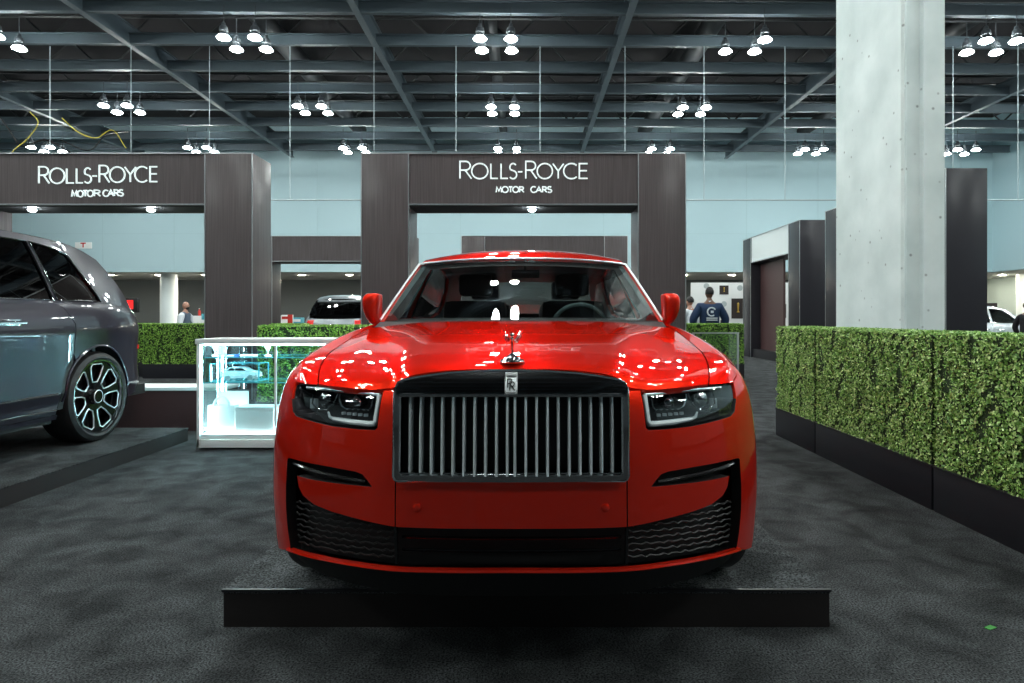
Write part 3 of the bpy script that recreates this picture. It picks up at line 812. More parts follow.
    for x_, y_ in ((.38,2.75),(-.38,2.75),(.38,3.75),(-.38,3.75)):
        s_ = MB(); seat(s_, x_, y_, .62, .55); obj('car_seat', s_, 'interior_dark', root)
    hd_ = MB()
    hd_.grid([[(a*.62, v, w+.03*(1-a*a)-.035) for a in np.linspace(-1,1,11)] for v, w in ((2.3,1.445),(2.7,1.50),(3.2,1.525),(3.7,1.505),(4.2,1.43))])
    obj('headliner', hd_, 'interior_dark', root)
    for sg in (1,-1):
        ap = MB().tube([(sg*.80,1.98,1.07),(sg*.745,2.1,1.18),(sg*.69,2.23,1.31),(sg*.655,2.34,1.41)], [.035,.045,.04,.028], 10)
        obj('pillar_trim', ap, 'interior_grey', root)
    rm = MB().box((0.02,2.32,1.375), (.19,.03,.06), .014); rm.tube([(0.02,2.30,1.40),(0.02,2.22,1.455)], .01, 8)
    obj('rear_view_mirror', rm, 'interior_dark', root)
    cam_ = MB()
    for x_ in (-.07,.06): cam_.ball((x_,2.245,1.445), .03, sz=.5)
    obj('camera_pod', cam_, 'interior_grey', root)
    tb = MB().span(-.84,.84,4.5,5.3,.4,1.015); obj('boot_lining', tb, 'interior_dark', root)
    pk = MB().box((0,4.62,1.04), (1.3,.5,.02)); obj('parcel_shelf', pk, 'interior_grey', root)
    return root, B

ghost, GB = make_ghost('red')
ghost.location = (-.064, 1.95, .152)

def make_suv(paint):
    root = thing('luxury_suv', 'dark slate grey luxury SUV cut off by the left edge, on the left platform', 'car')
    B = Body([(0,0),(.4,.03),(.7,.13),(.88,.32),(.96,.6),(1.0,1.0),(1.0,2.0),(1.0,3.2),(.995,4.2),(.95,4.65),(.88,4.92),(.79,5.08),(.62,5.21),(.3,5.31),(0,5.34)],
             [(0,1.06),(.5,1.09),(1.2,1.15),(1.9,1.2),(3,1.225),(4.3,1.235),(4.9,1.2),(5.34,1.15)],
             [(0,.12),(.15,.07),(.26,.035),(.33,.02),(.375,.0),(.40,-.008),(.43,-.004),(.55,.006),(.72,.0),(.80,-.006),(.88,.006),(.95,.03),(1,.065)])
    P, su, sv, sb = B.P, B.su, B.sv, B.sb
    Lb = float(B.s[-1]); wr_, Rr = .40, .455
    def archpts(vc, r, z0, n=24):
        a0 = math.asin((z0-wr_)/r); return [(sv(vc-r*math.cos(a)), wr_+r*math.sin(a)) for a in np.linspace(a0, PI-a0, n)]
    fas = [(-su(.9),1.07),(-su(.9),.36),(su(.9),.36),(su(.9),1.07)]
    v1 = sv(.44)
    f0 = MB(); panel(f0, [(su(-.42),.5),(su(.42),.5),(su(.42),.34),(v1,.34),(v1,B.top(.44)),(su(.42),1.06),(su(.42),1.02),(su(.36),.56),(su(-.36),.56),(su(-.42),1.02),(su(-.42),1.06),(-v1,B.top(.44)),(-v1,.34),(su(-.42),.34)], P, .06, rim=.02)
    obj('front_bumper', f0, paint, root)
    gr = MB().span(-.4,.4,-.01,.08,.55,1.06,.02); go = obj('radiator_grille', gr, 'dark_chrome', root)
    for k in range(11):
        for sg in (1,-1): obj('grille_vane', MB().box((sg*(.015+.033*k), -.02, .79), (.01,.03,.42), .003), 'vane', go)
    for sg in (1,-1):
        q_ = [(su(.46),.86),(su(.78),.85),(su(.78),.97),(su(.46),.98)]
        m_ = MB(); panel(m_, q_, P, .05, rim=.02, off=.006)
        if sg < 0: m_.v = [Vector((-p.x,p.y,p.z)) for p in m_.v]; m_.f = [f[::-1] for f in m_.f]; m_.n = {k: Vector((-n.x,n.y,n.z)) for k,n in m_.n.items()}
        obj('headlight', m_, 'black_gloss', root)
    hd = MB(); loft(hd, [[(a*.88,.12+.22*a*a,1.06+.05*(1-a*a)) for a in np.linspace(-1,1,9)], [(a*.90,.5+.1*a*a,1.09+.10*(1-a*a)) for a in np.linspace(-1,1,9)], [(a*.93,1.1,1.14+.10*(1-a*a)) for a in np.linspace(-1,1,9)], [(a*.93,1.5+.4*a*a,1.19+.06*(1-a*a)) for a in np.linspace(-1,1,9)]], 41, 30)
    obj('bonnet', hd, paint, root)
    vf, vr = .90, 4.20
    wing = [(v1+.004,.34)]+archpts(vf, Rr, .41)+[(sv(vf+Rr),.30),(sv(1.70),.30)]+[(sv(v),B.top(v)) for v in np.linspace(1.70,.45,9)]
    m_ = MB(); panel(m_, wing, P, .045, rim=.02); m_.mirror(); pair('wing', m_, paint, root)
    def sided(m_, sg):
        if sg < 0: m_.v = [Vector((-p.x,p.y,p.z)) for p in m_.v]; m_.f = [f[::-1] for f in m_.f]; m_.n = {k: Vector((-n.x,n.y,n.z)) for k,n in m_.n.items()}
        return m_
    for sg in (1,-1):
        d1 = MB(); panel(d1, [(sv(1.708),.31),(sv(2.78),.31)]+[(sv(v),B.top(v)) for v in np.linspace(2.78,1.708,8)], P, .045, rim=.02)
        o1 = obj('front_door', sided(d1, sg), paint, root)
        d2 = MB(); panel(d2, [(sv(2.788),.31),(sv(3.70),.31),(sv(3.72),.55),(sv(3.80),.72),(sv(3.86),.80),(sv(3.875),1.05),(sv(3.79),1.18)]+[(sv(v),B.top(v)) for v in np.linspace(3.72,2.788,7)], P, .045, rim=.02)
        o2 = obj('rear_door', sided(d2, sg), paint, root)
        for o, v0, v1_ in ((o1,2.45,2.70),(o2,3.05,3.33)):
            pts = [P(sv(v0),1.07,.0),P(sv(v0+.02),1.07,.035),P(sv(v1_-.02),1.068,.035),P(sv(v1_),1.066,.0)]
            obj('door_handle', sided(MB().tube(pts, [.010,.013,.013,.010], 8).box(P(sv((v0+v1_)/2),1.068,.002),(.008,.24,.05),.003), sg), 'chrome', o)
        sl = MB(); panel(sl, [(sv(1.36),.27),(sv(3.72),.27),(sv(3.72),.305),(sv(1.36),.305)], P, .06, rim=.03); obj('sill', sided(sl, sg), paint, root)
        st = MB().tube([P(sv(v),.485,.006) for v in np.linspace(1.4,3.66,20)], .008, 6); obj('door_trim', sided(st, sg), 'chrome', root)
        st = MB().tube([P(sv(v),.352+.0*v,.004) for v in np.linspace(1.4,3.70,20)], .005, 6); obj('sill_trim', sided(st, sg), 'chrome', root)
    q = [(sv(3.728),1.225),(sv(3.798),1.18),(sv(3.883),1.05),(sv(3.868),.80)]+[p for p in archpts(vr, Rr, .41) if p[1] > .55 or p[0] > sv(vr)][1:]
    q = [p for p in q if not (p[1] < .8 and p[0] < sv(3.87) )]
    q += [(sv(vr+Rr),.33),(sb(.85),.36),(sb(.5),.36),(Lb,.36),(Lb,1.15)]+[(sv(v),B.top(v)) for v in (5.3,5.2,5.0,4.8,4.5,4.2,3.95)]
    rq = MB(); panel(rq, q, P, .045, rim=.02); rq.mirror(); pair('rear_quarter', rq, paint, root)
    fill = MB()
    panel(fill, [(sv(3.71),.35),(sv(3.77),.35),(sv(3.77),.55),(sv(3.86),.72),(sv(3.86),.79),(sv(3.79),.71),(sv(3.72),.55)], P, .04, rim=.02); fill.mirror(); pair('door_shut', fill, 'black', root)
    for sg in (1,-1):
        arch_l = MB().tube([Vector((sg*P(s_,w_,.003).x, P(s_,w_).y, w_)) for s_, w_ in archpts(vr, Rr, .41)], .010, 6)
        obj('arch_lip', arch_l, paint, root)
        tl = MB(); panel(tl, [(sb(.76),.96),(sb(.76),1.12),(sb(.55),1.12),(sb(.55),.99)], P, .05, rim=.02, off=.008); obj('tail_light', sided(tl, sg), 'red_lamp', root)
        rf = MB(); panel(rf, [(sb(.86),.79),(sb(.86),.83),(sb(.76),.83),(sb(.76),.79)], P, .05, rim=.02, off=.008); obj('reflector', sided(rf, sg), 'red_lamp', root)
        for vc in (vf, vr):
            ln = MB().grid([[(sg*x_, vc-Rr*math.cos(a), wr_+Rr*math.sin(a)) for a in np.linspace(-.3,PI+.3,20)] for x_ in (.68,.955)])
            obj('wheel_liner', ln, 'black', root)
        for vc in (vf, vr): make_wheel(root, (sg*.855, vc, wr_), .40, .285, .328, sg, 1)
    ub = MB(); ub.span(-.7,.7,.4,5.0,.25,.6); ub.span(-.93,.93,1.4,3.7,.24,.42); ub.span(-.82,.82,4.7,5.15,.32,.42); obj('underbody', ub, 'black', root)
    Gd = dict(ub=[(1.5,.93),(3,.945),(4.2,.93),(4.6,.88),(4.85,.82),(5.1,.72)], ur=[(1.9,.70),(3,.72),(4.1,.69),(4.6,.65),(5.1,.60)],
              wr=[(1.7,1.6),(2.3,1.68),(2.6,1.75),(3.1,1.785),(3.6,1.79),(4.1,1.775),(4.5,1.72),(5.1,1.6)],
              outline=[(1.72,1.18),(1.8,1.25),(2.05,1.47),(2.3,1.66),(2.5,1.73),(3.0,1.783),(3.6,1.79),(4.1,1.772),(4.4,1.73),(4.62,1.66),(4.82,1.45),(5.0,1.22),(5.03,1.15),(4.6,1.2),(4.0,1.21),(3,1.21),(2.2,1.2)],
              holes=[[(2.0,1.25),(2.74,1.25),(2.74,1.71),(2.5,1.68),(2.3,1.58)],[(2.82,1.25),(3.725,1.25),(3.675,1.73),(3.2,1.73),(2.82,1.715)],[(3.765,1.25),(4.33,1.25),(4.30,1.32),(4.12,1.66),(4.0,1.70),(3.715,1.73)]],
              ws=[(1.8,1.25,-.32,.01),(2.05,1.47,-.25,.02),(2.3,1.66,-.15,.03)],
              roof=[(2.3,1.66,-.15,.03),(2.5,1.73,-.1,.04),(3.0,1.783,-.03,.05),(3.6,1.79,0,.05),(4.1,1.772,0,.05),(4.4,1.73,.02,.045),(4.62,1.66,.06,.04)],
              rg=[(4.62,1.66,.06,.04),(4.82,1.45,.1,.03),(4.98,1.24,.16,.02)], ex=3.0, trimmat='dark_chrome', clear=False)
    greenhouse(root, paint, Gd, B, 'tintglass')
    sp = MB(); sp.box((0,4.70,1.655), (1.16,.22,.03), .012, Matrix.Rotation(-.35,3,'X')); obj('roof_spoiler', sp, paint, root)
    for sg in (1,-1):
        mm = MB().box((sg*1.05,1.95,1.28), (.2,.12,.16), .05); mm.tube([(sg*.93,1.97,1.22),(sg*1.0,1.96,1.25)], .03, 8); obj('door_mirror', mm, paint, root)
    for x_, y_ in ((.4,2.6),(-.4,2.6),(.4,3.6),(-.4,3.6)): it = MB(); seat(it, x_, y_, .75, .6); obj('car_seat', it, 'interior_dark', root)
    obj('rear_partition', MB().span(-.85,.85,4.3,4.35,.6,1.3), 'interior_dark', root); obj('dashboard', MB().span(-.85,.85,1.75,2.1,.7,1.2,.03), 'interior_dark', root)
    tl = MB(); tl.box((0,5.335,.99), (.34,.02,.035), .004); obj('tailgate_badge', tl, 'chrome', root)
    pl = MB(); pl.box((0,5.335,.75), (.5,.02,.13), .004); obj('number_plate', pl, 'print_grey', root)
    tg = MB(); tg.tube([P(sb(a), .91, .003) if a >= 0 else P(2*Lb-sb(-a), .91, .003) for a in np.linspace(.7,-.7,15)], .008, 6); obj('tailgate_trim', tg, 'chrome', root)
    return root, B
suv, SB = make_suv('suv')
suv.location = (-4.86, 1.53, .13)
gs_ = dup(suv, (-5.42, 17.4+5.5, 0), PI, 'grey luxury SUV seen from behind beyond the hedge, between the two front arches', swap={M['suv']: M['grey_paint']}, scale=1.03)
sil = dup(ghost, (15.3, 18.2, 0), PI/2, 'silver car beyond the tall hedge at the right edge, its windscreen showing', swap={M['red']: M['silver_paint']})
sil.name = 'parked_car'; gs_.name = 'parked_suv'
sil['category'] = 'car'

# ------------------------------------------------------------------ setting
def structure(name, mb, m, parent=None):
    o = obj(name, mb, m, parent, smooth=False)
    if not parent: o['kind'] = 'structure'
    return o
structure('floor', MB().span(-42,31,-14,46,-.2,0), 'carpet')
YW, ZC = 36.7, 10.08
ZS = 3.82
wb = MB(); wb.span(-42,26.6,YW,YW+.3,ZS,ZC+2.6)
structure('wall_back', wb, 'wall')
jn = MB()
for k in range(-9,7): jn.span(k*4.1-.02,k*4.1+.02,YW-.012,YW,ZS,ZC)
for z in (6.0,): jn.span(-42,26.4,YW-.012,YW,z,z+.03)
structure('trim_1', jn, mat('wall_joint', (.42,.585,.63), .7))
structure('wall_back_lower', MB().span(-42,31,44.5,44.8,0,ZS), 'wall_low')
structure('ceiling_soffit', MB().span(-42,31,YW+.3,44.5,ZS,ZS+.2).span(26.9,31,-14,YW+.3,ZS,ZS+.2), 'soffit')
structure('wall_right', MB().span(26.4,26.7,-14,YW,ZS,ZC+2.6), 'wall')
structure('wall_right_lower', MB().span(31,31.3,-14,46,0,ZS), 'wall_green')
structure('wall_left', MB().span(-42.3,-42,-14,46,0,ZC+2.6), 'wall')
structure('wall_front', MB().span(-42,31,-14.3,-14,0,ZC+2.6), 'wall_low')
structure('ceiling', MB().span(-42,31,-14,46,ZC+2.6,ZC+2.9), 'roofdeck')

ceil = bpy.data.objects.new('ceiling_frame', None); COL.objects.link(ceil); ceil['kind'] = 'structure'
ceil.rotation_euler = (0,0,math.radians(.6))
def ibeam(mb, a, b, hgt, fl, along):
    if along == 'x':
        mb.span(a[0],b[0],a[1]-.02,a[1]+.02,ZC,ZC+hgt); mb.span(a[0],b[0],a[1]-fl/2,a[1]+fl/2,ZC,ZC+.03); mb.span(a[0],b[0],a[1]-fl/2,a[1]+fl/2,ZC+hgt-.03,ZC+hgt)
    else:
        mb.span(a[0]-.02,a[0]+.02,a[1],b[1],ZC,ZC+hgt); mb.span(a[0]-fl/2,a[0]+fl/2,a[1],b[1],ZC-.03,ZC+.0); mb.span(a[0]-fl/2,a[0]+fl/2,a[1],b[1],ZC+hgt-.03,ZC+hgt)
for k in range(-14, 8):
    y = 18.7+2.2*k
    m_ = MB(); ibeam(m_, (-40,y), (26,y), .36, .16, 'x'); obj('ceiling_beam', m_, 'beam', ceil, smooth=False)
for x in (-37.4,-29.2,-21.0,-12.85,-4.88,3.05,11.15,19.3):
    m_ = MB(); ibeam(m_, (x,-13), (x,35.5), .62, .2, 'y'); obj('ceiling_girder', m_, 'beam', ceil, smooth=False)
for k in range(14):   # dark roof trusses above
    y = -8+3.1*k; m_ = MB(); m_.span(-40,26,y-.06,y+.06,ZC+2.3,ZC+2.42); m_.span(-40,26,y-.05,y+.05,ZC+1.0,ZC+1.08)
    for j in range(24):
        x = -39+2.75*j; m_.tube([(x,y,ZC+1.04),(x+1.37,y,ZC+2.36),(x+2.75,y,ZC+1.04)], .045, 4)
    obj('roof_truss', m_, 'truss', ceil, smooth=False)
for x, r in ((-24,.28),(-9,.35),(-1.2,.22),(6.5,.35),(15.2,.3)):
    m_ = MB().tube([(x,-12,ZC+1.35),(x,35,ZC+1.35)], r, 14); obj('air_duct', m_, 'truss', ceil)
for i, y in enumerate((15.5,20.8,26.5)):
    m_ = MB().tube([(-36,y,ZC+.85),(24,y,ZC+.85)], .05, 6); obj('sprinkler_pipe', m_, 'red_plastic' if i == 0 else 'truss', ceil)

# high-bay lamps: 2 x 2 clusters
lamp = thing('high_bay_lamp', 'x', 'ceiling lamp', (0,0,0))
hb = MB().lathe([(.02,.46),(.05,.45),(.07,.36),(.11,.33),(.13,.2),(.10,.17),(.12,.12),(.155,.075),(.15,.07)], (0,0,0), 14); obj('lamp_housing', hb, 'lamp_body', lamp)
ls = MB().lathe([(.001,-.04),(.10,-.035),(.155,-.022),(.19,.0),(.19,.015),(.17,.035),(.14,.06)], (0,0,0), 14); obj('lamp_lens', ls, 'lamp_lens', lamp)
hk = MB().tube([(0,0,.45),(0,0,ZC-9.43+.3)], .012, 5); obj('hook', hk, 'lamp_body', lamp)
cy, sy_ = math.cos(math.radians(.6)), math.sin(math.radians(.6))
first = True
rown = {19.05:'nearest row in view', 25.1:'middle row', 31.2:'farthest row'}
missing = {(745,0): 3}
for ri, yr in enumerate((None,-4.1,1.7,7.3,13.1,19.05,25.1,31.2)):
    if yr is None: continue
    for ci in range(-4, 4):
        xr = -.87+7.42*ci
        if abs(xr) > 26 or (ri == 1 and ci == 0): continue
        for a in (0,1):
            for b in (0,1):
                if ri == 5 and ci == 1 and a == 0 and b == 0: continue
                x = xr+(a-.5)*.9; y = yr+(b-.5)*.82
                X, Y = x*cy-y*sy_, x*sy_+y*cy
                px = PX+F*X/max(Y,.1); vis = ri >= 5
                if vis and not (-60 < px < 1100): 
                    if px < -400 or px > 1500: continue
                side_ = ('left' if a == 0 else 'right')+(' front' if b == 0 else ' back')
                order = ['far left','left of centre, three clusters out','left of centre, two clusters out','left of the centre girder bay','centre','right of centre','right, by the concrete column','far right']
                nm = {-4:'left-edge',-3:'far-left',-2:'outer-left',-1:'inner-left',0:'central',1:'inner-right',2:'outer-right',3:'far-right'}[ci]
                if vis: lab = f"{side_} round ceiling lamp of the {nm} cluster in the {rown[yr]}"; grp = 'ceiling lamps hung in fours'
                else: lab = 'round white ceiling lamp out of frame overhead or behind the camera'; grp = 'ceiling lamps overhead'
                if first: o = lamp; o.location = (X,Y,9.32); o['label'] = lab; o['group'] = grp; first = False
                else: dup(lamp, (X,Y,9.32), 0, lab, grp)

# hanging wires and the pipe they carry
wire = None; YH = 20.9
pipe = tag(obj('hanging_pipe', MB().tube([at(-33,200,YH), at(1080,200,YH)], .022, 8), 'cable'), 'thin pale horizontal pipe hung on wires behind the arches', 'pipe')
ordn = ['first','second','third','fourth','fifth','sixth','seventh','eighth','ninth','tenth','eleventh','twelfth','thirteenth']
for k in range(13):
    px = (50,131,209.5,290,374,456,540,625,704,785,868,953,1018)[k]
    p = at(px, 200, YH)
    if wire is None:
        wire = obj('hanging_wire', MB().tube([(0,0,0),(0,0,ZC-p.z)], .012, 6), 'cable'); o = wire
    else: o = wire.copy(); COL.objects.link(o)
    o.location = p; tag(o, f'thin vertical suspension wire, {ordn[k]} from the left edge of the photo', 'wire', 'suspension wires')

# concrete column
xa, xb, xc, xd, dc = 4.085, 4.96, 5.24, 5.52, 8.6
pts = [(4.61,9.7),(4.61,8.0),(4.64,7.97),(4.70,8.03),(4.86,8.03),(4.88,7.97),(5.14,7.97),(5.14,9.7)]
cm = MB(); cm.prism([(x,y,0) for x,y in pts], (0,0,ZC+2.6))
tag(obj('concrete_column', cm, 'concrete', smooth=False), 'massive pale concrete column rising behind the tall hedge', 'column')
# round columns
for px, lab, d in ((169,'white round column behind the bald man at the left',38.5),(1026,'white round column at the right edge beyond the hedge',38.5)):
    p = at(px,317,d); m_ = MB().lathe([(.48,0),(.48,ZS)], (0,0,0), 32)
    o = tag(obj('round_column', m_, 'white'), lab, 'column'); o.location = (p.x,d,0)
# downlights
dl = None
for k in range(-3, 17):
    px = 110.7+47.8*k; d = 39.3; X = (px-PX)/F*d
    if px > 1010: continue
    if dl is None:
        dl = obj('downlight', MB().lathe([(.17,0),(.15,-.02),(.001,-.025)], (0,0,0), 16), 'down_lens'); o = dl
    else: o = dl.copy(); COL.objects.link(o)
    o.location = (X,d,ZS-.0); tag(o, 'recessed round downlight in the soffit under the pale back wall', 'downlight', 'soffit downlights')

for k in range(5):
    o = dl.copy(); COL.objects.link(o); o.location = (28.9, 31.5+2.9*k*.9, ZS); tag(o, 'added round fill lamp in the right-hand soffit, brightening the lower wall', 'downlight', 'added right soffit fill lamps')  # unseen lamps, added only to brighten the lower right wall
# ------------------------------------------------------------------ arches
AH, HB, PW, AD = 3.70, 2.92, .72, .68
def make_arch(width, label, panel_mat='brown', hmat=None):
    r = thing('display_arch', label, 'arch')
    w2 = width/2
    for sg in (-1,1):
        x0, x1 = sorted((sg*w2, sg*(w2-PW)))
        p = obj('pillar', MB().span(x0,x1,0,AD,0,AH,.004), panel_mat, r, ang=30)
        t = MB()
        for x in (x0+.006, x1-.006): t.span(x-.008,x+.008,-.006,.002,0,AH)
        obj('edge_trim', t, 'trim', p, smooth=False)
    h = obj('header', MB().span(-w2+PW+.004,w2-PW-.004,.02,AD-.02,HB,AH), hmat or panel_mat, r, smooth=False)
    t = MB().span(-w2+PW,w2-PW,.008,.022,HB,HB+.022).span(-w2,w2,-.004,.02,AH-.012,AH+.006); obj('edge_trim', t, 'trim', h, smooth=False)
    obj('soffit_panel', MB().span(-w2+PW,w2-PW,.03,AD-.03,HB-.02,HB), 'black', h, smooth=False)
    return r, h
def sign(arch_o, header, px0, d, px_arch_centre, L1, L2, sc1, x0, y0, rmul=1.0):
    """L1/L2: list of (char, crop x0, crop x1, crop y0, crop y1) in a zoomed crop with scale sc1 and origin x0,y0"""
    for L, r, nm in ((L1,.0105,'lettering'),(L2,.0095,'lettering')):
        P_ = []
        for ch, a, b, c, e in L:
            A_ = at(x0+a/sc1, y0+e/sc1, d); B_ = at(x0+b/sc1, y0+c/sc1, d)
            P_.append((ch, A_.x-arch_o.location.x, B_.x-arch_o.location.x, A_.z, B_.z))
        m_ = MB(); letters(m_, P_, 0.019, r, .012); obj(nm, m_, 'letter', header, smooth=False)
DA = 9.6
xl, xr = (361-PX)/F*DA, (686-PX)/F*DA
a1, h1 = make_arch(xr-xl, 'grey brown display arch with white sign lettering, directly behind the red car')
a1.location = ((xl+xr)/2, DA, 0)
L1 = [('R',113,178,92,190),('O',180,272,104,191),('L',289,329,105,189),('L',347,386,105,189),('S',393,437,104,191),('-',443,469,104,190),('R',488,550,92,190),('O',553,640,104,191),('Y',642,704,105,189),('C',704,780,104,191),('E',793,840,105,189)]
L2 = [('M',319,350,237,268),('O',353,388,236,269),('T',391,412,237,268),('O',414,447,236,269),('R',453,477,237,268),('C',517,545,236,269),('A',547,578,237,268),('R',584,607,237,268),('S',611,636,236,269)]
sign(a1, h1, 0, DA, 0, L1, L2, 5.69, 440, 145)
xr2 = (252.5-PX)/F*DA; xl2 = xr2-(xr-xl)
a2, h2 = make_arch(xr-xl, 'grey brown display arch with white sign lettering, at the left behind the dark SUV', 'brown')
a2.location = ((xl2+xr2)/2, DA, 0)
L1b = [('R',117,183,106,212),('O',186,281,115,213),('L',295,340,117,210),('L',358,398,117,209),('S',405,453,114,210),('-',459,488,114,208),('R',504,568,98,206),('O',571,667,107,206),('Y',667,738,108,203),('C',732,812,105,204),('E',829,875,106,201)]
L2b = [('M',327,362,260,297),('O',365,400,259,299),('T',402,426,258,295),('O',428,465,257,297),('R',472,510,256,294),('C',528,560,256,296),('A',560,595,255,293),('R',600,628,254,292),('S',630,657,253,293)]
sign(a2, h2, 0, DA, 0, L1b, L2b, 6.4, 20, 150)
DB = 19.4
a3, _ = make_arch(5.05, 'plain dark display arch farther back, its top showing above the red car roof', 'brown'); a3.location = (.38, DB, 0)
a4, _ = make_arch(5.05, 'plain dark display arch farther back, crossing the gap between the two lettered arches', 'brown'); a4.location = (-6.075, DB, 0)
XS = 6.78
a5, h5 = make_arch(4.35, 'side-on dark display arch with a wooden panel inside, left of the concrete column', 'side_lam', 'white'); a5.rotation_euler = (0,0,-PI/2); a5.location = (XS, 16.2+4.35/2, 0)  # dark header coloured white, standing in for the bright wall it reflects
a6, _ = make_arch(4.35, 'side-on dark display arch partly hidden by the concrete column', 'side_lam', 'white'); a6.rotation_euler = (0,0,-PI/2); a6.location = (XS+.06, 10.57+4.35/2, 0)  # header whitened likewise, reflected light put into its colour
# wooden infill panel inside a5 (part of that arch)
ip = obj('infill_panel', MB().span(-1.45,.35,.3,.36,.25,HB-.05), 'wine_laminate', a5, smooth=False)
obj('plinth', MB().span(-1.45,1.45,.05,.6,0,.25), 'planter', a5, smooth=False)
for (px, py, d, lab) in ((532,209.5,9.78,'bright small spotlight under the header of the arch behind the red car'),(151,212,9.78,'bright small spotlight under the left arch header, right of the pair'),(32,213.5,9.78,'bright small spotlight under the left arch header, left of the pair')):
    X = (px-PX)/F*d
    s_ = thing('spotlight', lab, 'spotlight', (X, d, HB-.02), group=None)
    obj('spot_body', MB().lathe([(.07,0),(.07,-.012),(.06,-.02)], (0,0,0), 16), 'lamp_body', s_)
    obj('spot_lens', MB().ball((0,0,-.022), .055, sz=.6), 'spot_lens', s_)

# ------------------------------------------------------------------ platforms
pw = 2.43
pf = thing('display_platform', 'low black carpeted platform under the red car', 'platform', (-.022, 2.555, 0))
obj('platform_top', MB().span(-pw/2,pw/2,0,5.9,.135,.1515,.004), 'deck_carpet', pf)
obj('platform_skirt', MB().span(-pw/2+.004,pw/2-.004,.004,5.89,0,.136), 'skirt', pf, smooth=False)
obj('edge_strip', MB().span(-pw/2-.002,pw/2+.002,-.003,.008,.143,.153), 'planter', pf, smooth=False)
pl = thing('display_platform', 'low dark carpeted platform under the dark SUV at the left', 'platform', (-4.9, 3.9, 0))
obj('platform_top', MB().span(-2.3,1.46,-3.6,2.52,.12,.13,.003), 'carpet', pl)
obj('platform_skirt', MB().span(-2.29,1.454,-3.59,2.51,0,.121), 'skirt', pl, smooth=False)

# ------------------------------------------------------------------ hedges
def leaf_obj(name, faces, dens, size, m, parent, jit=.02):
    V, Fc = [], []; b = 0
    for (o, eu, ev, n) in faces:
        o, eu, ev, n = map(np.array, (o, eu, ev, n)); A = np.linalg.norm(eu)*np.linalg.norm(ev); N = int(A*dens)
        a, c = rng.random(N), rng.random(N)
        L = np.linalg.norm(eu); 
        clump = .5+.25*np.sin(a*L*9+2*np.sin(a*L*23)+1.3*np.sin(c*7))+.25*np.sin(a*L*31+c*17+3*np.sin(c*11+a*L*5))
        dpt = rng.random(N)*jit - (clump < .22)*jit*.9
        C = o+a[:,None]*eu+c[:,None]*ev+dpt[:,None]*n
        t = rng.normal(size=(N,3)); t -= (t@n)[:,None]*n*.55; t /= np.linalg.norm(t,axis=1)[:,None]
        q = rng.normal(size=(N,3))*.55+n; q -= (np.sum(q*t,1))[:,None]*t; q /= np.linalg.norm(q,axis=1)[:,None]
        s_ = np.cross(q, t); sz = size*(.6+.8*rng.random(N))[:,None]
        quad = np.stack([C-t*sz*.5, C+s_*sz*.32, C+t*sz*.5+q*sz*.1, C-s_*sz*.32], 1).reshape(-1,3)
        V.append(quad); Fc.append(np.arange(N*4).reshape(-1,4)+b); b += N*4
    V = np.concatenate(V); Fc = np.concatenate(Fc); nf = len(Fc)
    me = bpy.data.meshes.new(name); me.vertices.add(len(V)); me.vertices.foreach_set('co', V.ravel())
    me.loops.add(nf*4); me.loops.foreach_set('vertex_index', Fc.ravel())
    me.polygons.add(nf); me.polygons.foreach_set('loop_start', np.arange(nf)*4); me.polygons.foreach_set('loop_total', np.full(nf,4))
    me.update(); me.validate(); me.materials.append(M[m])
    o = bpy.data.objects.new(name, me); return link(o, parent)
def hedge(x0, x1, y0, y1, z0, z1, label, dens, size, m='leaf', faces='fltr', group=None, tdens=1):
    r = thing('planter_hedge', label, 'hedge', ((x0+x1)/2, (y0+y1)/2, 0), group=group)
    cx, cy_ = (x0+x1)/2, (y0+y1)/2; x0, x1, y0, y1 = x0-cx, x1-cx, y0-cy_, y1-cy_
    obj('planter', MB().span(x0,x1,y0,y1,0,z0,.004), 'planter', r)
    obj('planter_rim', MB().span(x0-.004,x1+.004,y0-.004,y1+.004,z0-.014,z0-.002), 'planter', r, smooth=False)
    i = .015
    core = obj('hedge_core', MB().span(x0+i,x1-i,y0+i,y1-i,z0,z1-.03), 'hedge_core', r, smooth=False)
    Fs = []
    if 'f' in faces: Fs.append(((x0+i,y0+i,z0),(x1-x0-2*i,0,0),(0,0,z1-z0-.02),(0,-1,0)))
    if 'l' in faces: Fs.append(((x0+i,y0+i,z0),(0,y1-y0-2*i,0),(0,0,z1-z0-.02),(-1,0,0)))
    if 'r' in faces: Fs.append(((x1-i,y0+i,z0),(0,y1-y0-2*i,0),(0,0,z1-z0-.02),(1,0,0)))
    if 't' in faces: Fs.append(((x0+i,y0+i,z1-.03),(x1-x0-2*i,0,0),(0,y1-y0-2*i,0),(0,0,1)))
    leaf_obj('foliage', Fs, dens, size, m, r)
    return r
XH = 2.565
g_ = 'boxwood hedges along the right aisle'
hedge(XH, XH+.42, 2.40, 4.09, .29, 1.155, 'tall boxwood hedge in a black planter, nearest block at the right edge', 11500, .019, faces='flt')
hedge(XH, XH+.42, 4.11, 5.79, .29, 1.155, 'boxwood hedge in a black planter, middle block of the right row before the column', 11500, .019, faces='flt')
hedge(XH, XH+.42, 5.81, 6.74, .29, 1.155, 'short boxwood hedge block at the far end of the right row', 11500, .019, faces='flt')
hedge(-3.08,-1.5, 7.15, 7.55, .29, 1.160, 'green hedge behind the lit glass showcase', 6500, .022, 'turf', 'flt')
hedge(-7.85,-4.6, 12.9, 13.3, .29, 1.12, 'green hedge in a black planter between the dark SUV and the left arch pillar', 4500, .026, 'turf', 'fltr')
hedge(-8.9,-7.9, 13.3, 13.7, .29, 1.12, 'green hedge end tucked just behind the dark SUV tail', 4500, .026, 'turf', 'ft')
